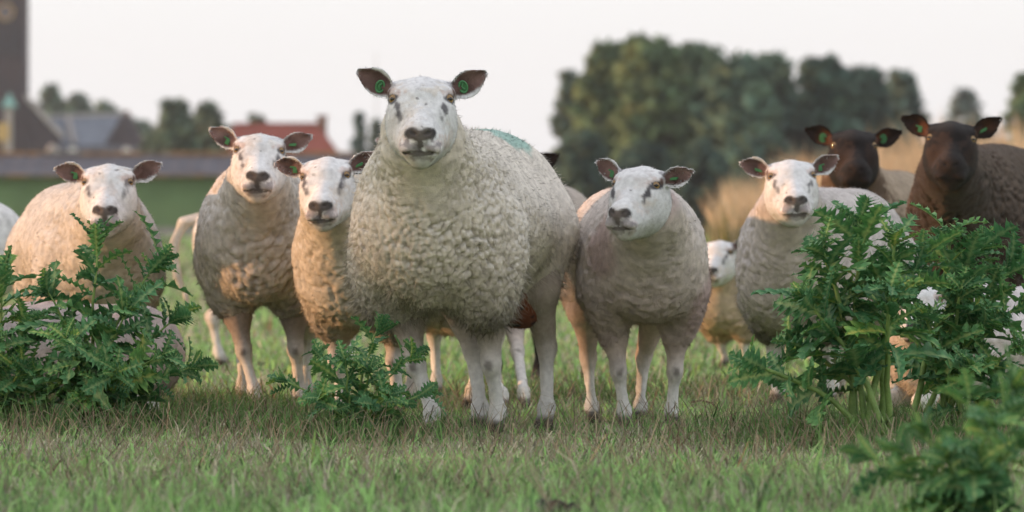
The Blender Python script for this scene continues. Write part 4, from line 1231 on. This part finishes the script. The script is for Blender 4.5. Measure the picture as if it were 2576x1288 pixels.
def thistle(label, base, stems, seed, scale=1.0, leaf_big=0.17, thick=0.007, bare=0.10, spread=0.03):
    """base: photograph pixel on the ground; stems: photograph pixel of each tip and its depth offset in metres"""
    r = random.Random(seed)
    Y = GY(base[1]); b0 = W(base[0], base[1], Y); b0.z = 0
    root = empty('thistle', b0)
    tag(root, label, 'thistle', 'spiny thistles in the pasture')
    count = 0
    for (tx, ty, dy) in stems:
        tip = W(tx, ty, Y + dy) - b0
        st = Vector((r.uniform(-spread, spread), r.uniform(-spread, spread), -0.02))
        L = (tip - st).length
        pts = []
        horiz = Vector((tip.x, tip.y, 0))
        for k in range(9):
            t = k / 8
            p = st.lerp(tip, t) + horiz * (-0.16 * math.sin(math.pi * t)) + Vector((0, 0, 0.05 * L * math.sin(math.pi * t)))
            p += Vector((r.uniform(-1, 1), r.uniform(-1, 1), 0)) * 0.006 * math.sin(math.pi * t)
            pts.append(p)
        m = MB()
        r0 = thick * scale * (0.7 + 0.5 * L)
        m.tube(pts, [r0 * (1 - 0.65 * k / 8) for k in range(9)], 7)
        for k in range(int(L * 120)):                            # prickles on the stem
            t = r.uniform(0.05, 0.95) * 8; i = int(t); p = pts[i].lerp(pts[min(i + 1, 8)], t - i)
            a = r.uniform(0, 6.28); d = Vector((math.cos(a), math.sin(a), r.uniform(0, 0.8))).normalized()
            sd = d.cross(Vector((0, 0, 1))).normalized() * 0.0012
            m.add([tuple(p + sd), tuple(p - sd), tuple(p + d * (r0 + r.uniform(0.004, 0.009)))], [(0, 1, 2)])
        m.build('stem', M['stem'], root, smooth=True)
        nl = max(8, int(L * (1.05 - bare) / 0.0205))
        ang = r.uniform(0, 6.28)
        for k in range(nl + 9):
            if k < nl: t = bare + (0.98 - bare) * (k + 0.5) / nl
            else: t = r.uniform(0.90, 1.0)
            ang += 2.4 + r.uniform(-0.4, 0.4)
            f = t * 8; i = min(int(f), 7); p = pts[i].lerp(pts[i + 1], f - i)
            ax = (pts[min(i + 1, 8)] - pts[i]).normalized()
            out = Vector((math.cos(ang), math.sin(ang), 0)); out = (out - ax * out.dot(ax)).normalized()
            el = 0.15 + 0.85 * t ** 2 + r.uniform(-0.2, 0.25)
            if k >= nl: el = r.uniform(0.5, 1.25)
            d = (out * math.cos(el) + ax * math.sin(el)).normalized()
            n_ = (ax * math.cos(el) - out * math.sin(el)).normalized()
            ll = leaf_big * scale * (1.0 - 0.45 * t) * r.uniform(0.7, 1.25) * (0.6 + 0.8 * min(L, 0.6))
            if k >= nl: ll = leaf_big * scale * r.uniform(0.22, 0.42)
            me = LEAVES[r.randrange(len(LEAVES))]
            o = link('leaf', me, None, root)
            yv = n_.cross(d)
            tw = r.uniform(-0.5, 0.5)
            Mx = Matrix((d, yv, n_)).transposed().to_4x4() @ Matrix.Rotation(tw, 4, 'X')
            o.matrix_basis = Matrix.Translation(p) @ Mx @ Matrix.Diagonal((ll, ll * r.uniform(0.9, 1.3), ll, 1))
            count += 1
    return root


thistle('tall thistle at the left in front of the crouched lit sheep', (232, 1082),
        [(245, 592, 0.05), (400, 655, 0.12), (112, 722, -0.05), (330, 770, -0.12), (455, 790, 0.05), (165, 850, -0.2), (410, 890, -0.18), (505, 915, 0.05), (290, 930, -0.25), (80, 930, 0.0)], 11, leaf_big=0.195)
thistle('thistle cut off by the left edge of the picture', (8, 1078),
        [(5, 672, 0.1), (-50, 700, 0), (70, 800, 0.0), (-20, 850, -0.15), (60, 920, -0.15), (110, 975, -0.05)], 12, leaf_big=0.195)
thistle('small low thistle in front of the largest sheep', (895, 1106),
        [(955, 818, 0.03), (800, 885, 0.08), (700, 950, 0.0), (1048, 890, 0.1), (868, 900, -0.1), (1085, 985, -0.02), (800, 1000, -0.14), (985, 990, -0.14), (930, 930, -0.05)], 13, scale=0.85)
thistle('tallest thistle at the right, with bare pale stems', (2195, 1128),
        [(2160, 545, 0.1), (2065, 615, 0.0), (2255, 590, -0.02), (2010, 740, -0.08), (2320, 640, 0.1), (1985, 850, 0.05), (1890, 915, -0.1), (2240, 720, -0.15), (2100, 760, 0.15)], 14, scale=1.1, thick=0.0105, bare=0.46, leaf_big=0.185, spread=0.075)
thistle('bushy thistle at the right below the dark brown sheep', (2345, 1105),
        [(2385, 575, 0.05), (2470, 610, 0.0), (2545, 660, 0.1), (2420, 720, -0.12), (2600, 740, 0.0), (2500, 800, -0.1), (2330, 800, -0.15), (2570, 870, -0.12), (2440, 920, -0.2)], 15, scale=1.1, thick=0.010, bare=0.38, leaf_big=0.185, spread=0.08)
thistle('blurred near thistle at the bottom right corner', (2430, 1335),
        [(2440, 985, 0.1), (2550, 960, 0.0), (2320, 1080, 0.0), (2165, 1140, 0.08), (2570, 1110, -0.1), (2380, 1150, -0.1), (2260, 1130, 0.15), (2500, 1060, -0.15), (2580, 1020, 0.1), (2470, 1180, -0.1)], 16, scale=0.85)


# ------------------------------------------------------------------ the flock
def fx(x, Y): return (W(x, 0, Y)[0], Y)


GS = 'white-faced sheep standing in the pasture'
GB = 'black-faced sheep at the right'
CREAM, GREY, PALE = (0.70, 0.625, 0.515), (0.56, 0.50, 0.43), (0.68, 0.64, 0.59)
sheep('largest sheep, curly cream fleece, standing in the middle with head high', GS, fx(1108, 15.62), R(15), 0.98, W(1060, 249, 15.18), hs=0.985, ear=(0.55, 0.52),
      seed=3, tags=('button', 'button'), quality=1.15, fq=1.6, fib=1.35, fat=0.90, thick=0.03, curl=(0.0148, 0.0105), hem=0.02, pouch=True, wool=CREAM, dirt=0.55,
      feet={'fl': fx(1085, 15.55), 'fr': fx(1250, 15.65), 'hl': fx(1205, 16.0), 'hr': fx(1372, 16.0)}, paint=((0.05, 0.46, 0.83), (0.13, 0.12, 0.05), (0.30, 0.52, 0.46)))
sheep('crouched sheep with a shorn chest behind the tall left thistle', GS, fx(246, 17.9), R(-16), 0.84, W(272, 458, 17.4), hs=0.90, ear=(0.24, 0.42),
      seed=4, fat=0.92, thick=0.012, curl=(0.017, 0.0045), wool=GREY, dirt=0.25, legs_col=(0.42, 0.34, 0.29), tags=('flag', None), marks=0.8)
sheep('sheep with a dirty grey fleece between the left thistle and the small thistle', GS, fx(655, 17.8), R(2), 0.92, W(652, 379, 17.35), head=(0.03, -0.04, 0.03), hs=0.874, ear=(0.50, 0.36),
      seed=5, fq=1.15, fat=0.74, thick=0.02, curl=(0.021, 0.009), wool=GREY, dirt=0.5, legs_col=(0.30, 0.245, 0.205), feet={'fl': fx(640, 17.7), 'fr': fx(752, 17.8)})
sheep('smaller sheep pressed against the left side of the largest sheep', GS, fx(925, 17.2), R(22), 0.95, W(820, 441, 16.75), head=(-0.12, 0.06, -0.04), hs=0.847, ear=(0.26, 0.46),
      seed=6, fq=1.12, fat=0.74, low=0.09, thick=0.02, curl=(0.020, 0.009), wool=(0.55, 0.48, 0.37), dirt=0.6, legs_col=(0.36, 0.30, 0.26))
sheep('shorn pinkish sheep with head turned left, right of the largest sheep', GS, fx(1618, 16.1), R(-8), 0.815, W(1607, 464, 15.68), head=(-0.42, 0.0, 0.04), hs=0.815, ear=(0.52, 0.30),
      seed=7, fat=0.86, thick=0.010, curl=(0.015, 0.004), wool=(0.60, 0.52, 0.45), dirt=0.2, pinkish=0.7, marks=1.25, legs_col=(0.45, 0.36, 0.31),
      feet={'fl': fx(1572, 16.05), 'fr': fx(1690, 16.1), 'hl': fx(1490, 16.45), 'hr': fx(1612, 16.5)})
sheep('sheep with dark dirty breast wool behind the tallest right thistle', GS, fx(2022, 18.2), R(24), 0.95, W(1990, 443, 17.75), head=(0.04, -0.05, -0.03), hs=0.86, ear=(0.34, 0.46),
      seed=8, fq=1.1, fat=0.72, low=0.12, thick=0.02, curl=(0.020, 0.008), wool=(0.52, 0.46, 0.41), dirt=1.15, tags=('strip', 'flag'), marks=0.9)
BROWN = (0.070, 0.042, 0.028)
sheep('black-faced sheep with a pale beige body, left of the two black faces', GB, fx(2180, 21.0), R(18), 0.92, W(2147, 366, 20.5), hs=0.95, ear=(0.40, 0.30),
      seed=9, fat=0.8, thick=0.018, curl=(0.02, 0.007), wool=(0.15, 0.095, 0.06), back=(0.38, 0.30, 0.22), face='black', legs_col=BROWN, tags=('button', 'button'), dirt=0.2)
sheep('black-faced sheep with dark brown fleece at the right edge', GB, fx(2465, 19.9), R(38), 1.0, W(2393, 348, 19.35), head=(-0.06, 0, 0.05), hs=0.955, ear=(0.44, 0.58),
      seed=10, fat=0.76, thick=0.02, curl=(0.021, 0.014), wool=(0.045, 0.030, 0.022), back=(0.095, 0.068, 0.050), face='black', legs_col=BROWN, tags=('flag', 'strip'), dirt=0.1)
sheep('young sheep with head low, peeping out right of the shorn sheep', GS, fx(1846, 22.6), R(48), 0.60, W(1806, 634, 22.4), head=(-0.30, 0, 0), hs=0.73, ear=(0.4, 0.5),
      seed=12, fat=0.9, low=0.12, thick=0.014, curl=(0.02, 0.006), wool=(0.58, 0.45, 0.33), dirt=0.25, quality=0.8, marks=1.5, tags=(None, 'button'))
sheep('sheep with a long hanging white tail behind the dirty grey sheep', GS, fx(880, 23.0), R(-94), 0.86, W(1010, 430, 23.2), head=(1.3, 0, 0), hs=0.85, seed=13, fat=0.8, thick=0.012, curl=(0.02, 0.006),
      wool=PALE, tail=True, quality=0.7, dirt=0.15, legs_col=(0.6, 0.54, 0.48), tags=(None, None))
sheep('sheep hidden behind the largest sheep, only its ears and legs showing', GS, fx(1200, 18.4), R(-4), 0.9, W(1066, 388, 18.6), hs=0.86, seed=14, fat=0.75, thick=0.012,
      curl=(0.02, 0.006), wool=GREY, quality=0.75, dirt=0.3, tags=(None, None), legs_col=(0.42, 0.35, 0.3), feet={'fl': fx(1262, 17.5), 'fr': fx(1318, 17.7)})
sheep('black-faced sheep hidden behind the rump of the largest sheep', GB, fx(1300, 21.0), R(20), 0.86, W(1286, 428, 20.5), hs=0.95, seed=15, fat=0.8, thick=0.016,
      curl=(0.02, 0.007), wool=(0.45, 0.38, 0.31), face='black', legs_col=BROWN, quality=0.75, dirt=0.2, tags=(None, None))
sheep('sheep at the left edge showing only its pale rump', GS, fx(-330, 21.0), R(90), 0.80, W(-560, 430, 21.0), head=(-1.4, 0, 0), hs=0.85, seed=16, fat=0.85, thick=0.012,
      curl=(0.02, 0.005), wool=PALE, quality=0.6, dirt=0.15, tags=(None, None))
sheep('sheep showing only a strip of pinkish back at the right edge', GS, fx(2975, 23.0), R(-90), 1.0, W(3180, 330, 23.0), head=(1.4, 0, 0), hs=0.9, seed=17, fat=0.85, thick=0.012,
      curl=(0.02, 0.005), wool=(0.5, 0.36, 0.31), quality=0.6, dirt=0.15, tags=(None, None))
sheep('shorn sheep lying down behind the tall left thistle', 'sheep lying down', fx(100, 16.9), R(88), 0.57, W(-170, 790, 16.8), head=(-1.3, 0, 0), hs=0.8, seed=18, fat=0.8, lying=True, thick=0.010,
      curl=(0.016, 0.003), wool=(0.42, 0.345, 0.31), quality=0.7, dirt=0.1, tags=(None, None), pinkish=0.3)
sheep('white sheep lying down behind the right thistles', 'sheep lying down', fx(2400, 17.1), R(62), 0.66, W(2312, 752, 16.85), head=(-0.1, 0, 0), hs=0.82, ear=(-0.2, -0.1), seed=19, fat=0.9, lying=True, thick=0.014,
      curl=(0.018, 0.006), wool=(0.60, 0.53, 0.49), quality=0.75, dirt=0.05, tags=(None, None))


# ------------------------------------------------------------------ small things in the grass
def clod(label, x, y, rad, seed):
    Y = GY(y); c = W(x, y, Y)
    pp = []
    r = random.Random(seed)
    for k in range(6):
        pp.append(ell((r.uniform(-1, 1) * rad * 0.7, r.uniform(-0.5, 0.5) * rad, rad * r.uniform(0.2, 0.5)), (rad * r.uniform(0.35, 0.6), rad * r.uniform(0.35, 0.5), rad * r.uniform(0.25, 0.42)), 0.012))
    V, Q = polygonize(pp, [[], [], []], 0.004)
    V += vnormals(V, Q) * (0.003 * vnoise(V * 90, seed) + 0.002 * vnoise(V * 220, seed))[:, None]
    o = link('dung_clod', np_mesh('dung_clod', V, [Q]), M['dung'])
    o.location = (c.x, Y, 0.004)
    tag(o, label, 'dung', 'dung clods in the grass')


clod('large dark dung clod at the bottom edge of the picture', 1385, 1296, 0.036, 1)
clod('smaller dark dung clod right of the large one at the bottom edge', 1440, 1294, 0.020, 2)
Y = GY(1032); p = [W(1738, 1012, Y), W(1765, 1007, Y), W(1790, 1014, Y), W(1806, 1028, Y), W(1812, 1040, Y)]
m = MB(); q0 = p[-1].copy(); q0.z = 0
m.tube([tuple(q - q0) for q in p], [0.0022, 0.003, 0.0032, 0.003, 0.0025], 6); m.tube([tuple(p[2] - q0), tuple(p[2] - q0 + Vector((0.02, 0.01, 0.015)))], [0.002, 0.001], 5)
o = m.build('twig', M['twig'], smooth=True); o.location = q0
tag(o, 'thin bent brown twig in the grass left of the tallest thistle', 'twig')


# ------------------------------------------------------------------ evening haze
def haze_mat():
    def b(nt, ns, ls, out):
        v = N(nt, 'ShaderNodeVolumePrincipled')
        v.inputs['Color'].default_value = (0.88, 0.94, 1.0, 1)
        v.inputs['Density'].default_value = 0.00017
        v.inputs['Anisotropy'].default_value = 0.2
        ls.new(v.outputs[0], out.inputs['Volume'])
    return nmat('haze_air', b)


m = MB(); m.box(-720, 720, -80, 1920, -1.0, 60)
o = m.build('haze', haze_mat()); tag(o, 'thin pale evening haze over the whole pasture', 'haze', kind='stuff')
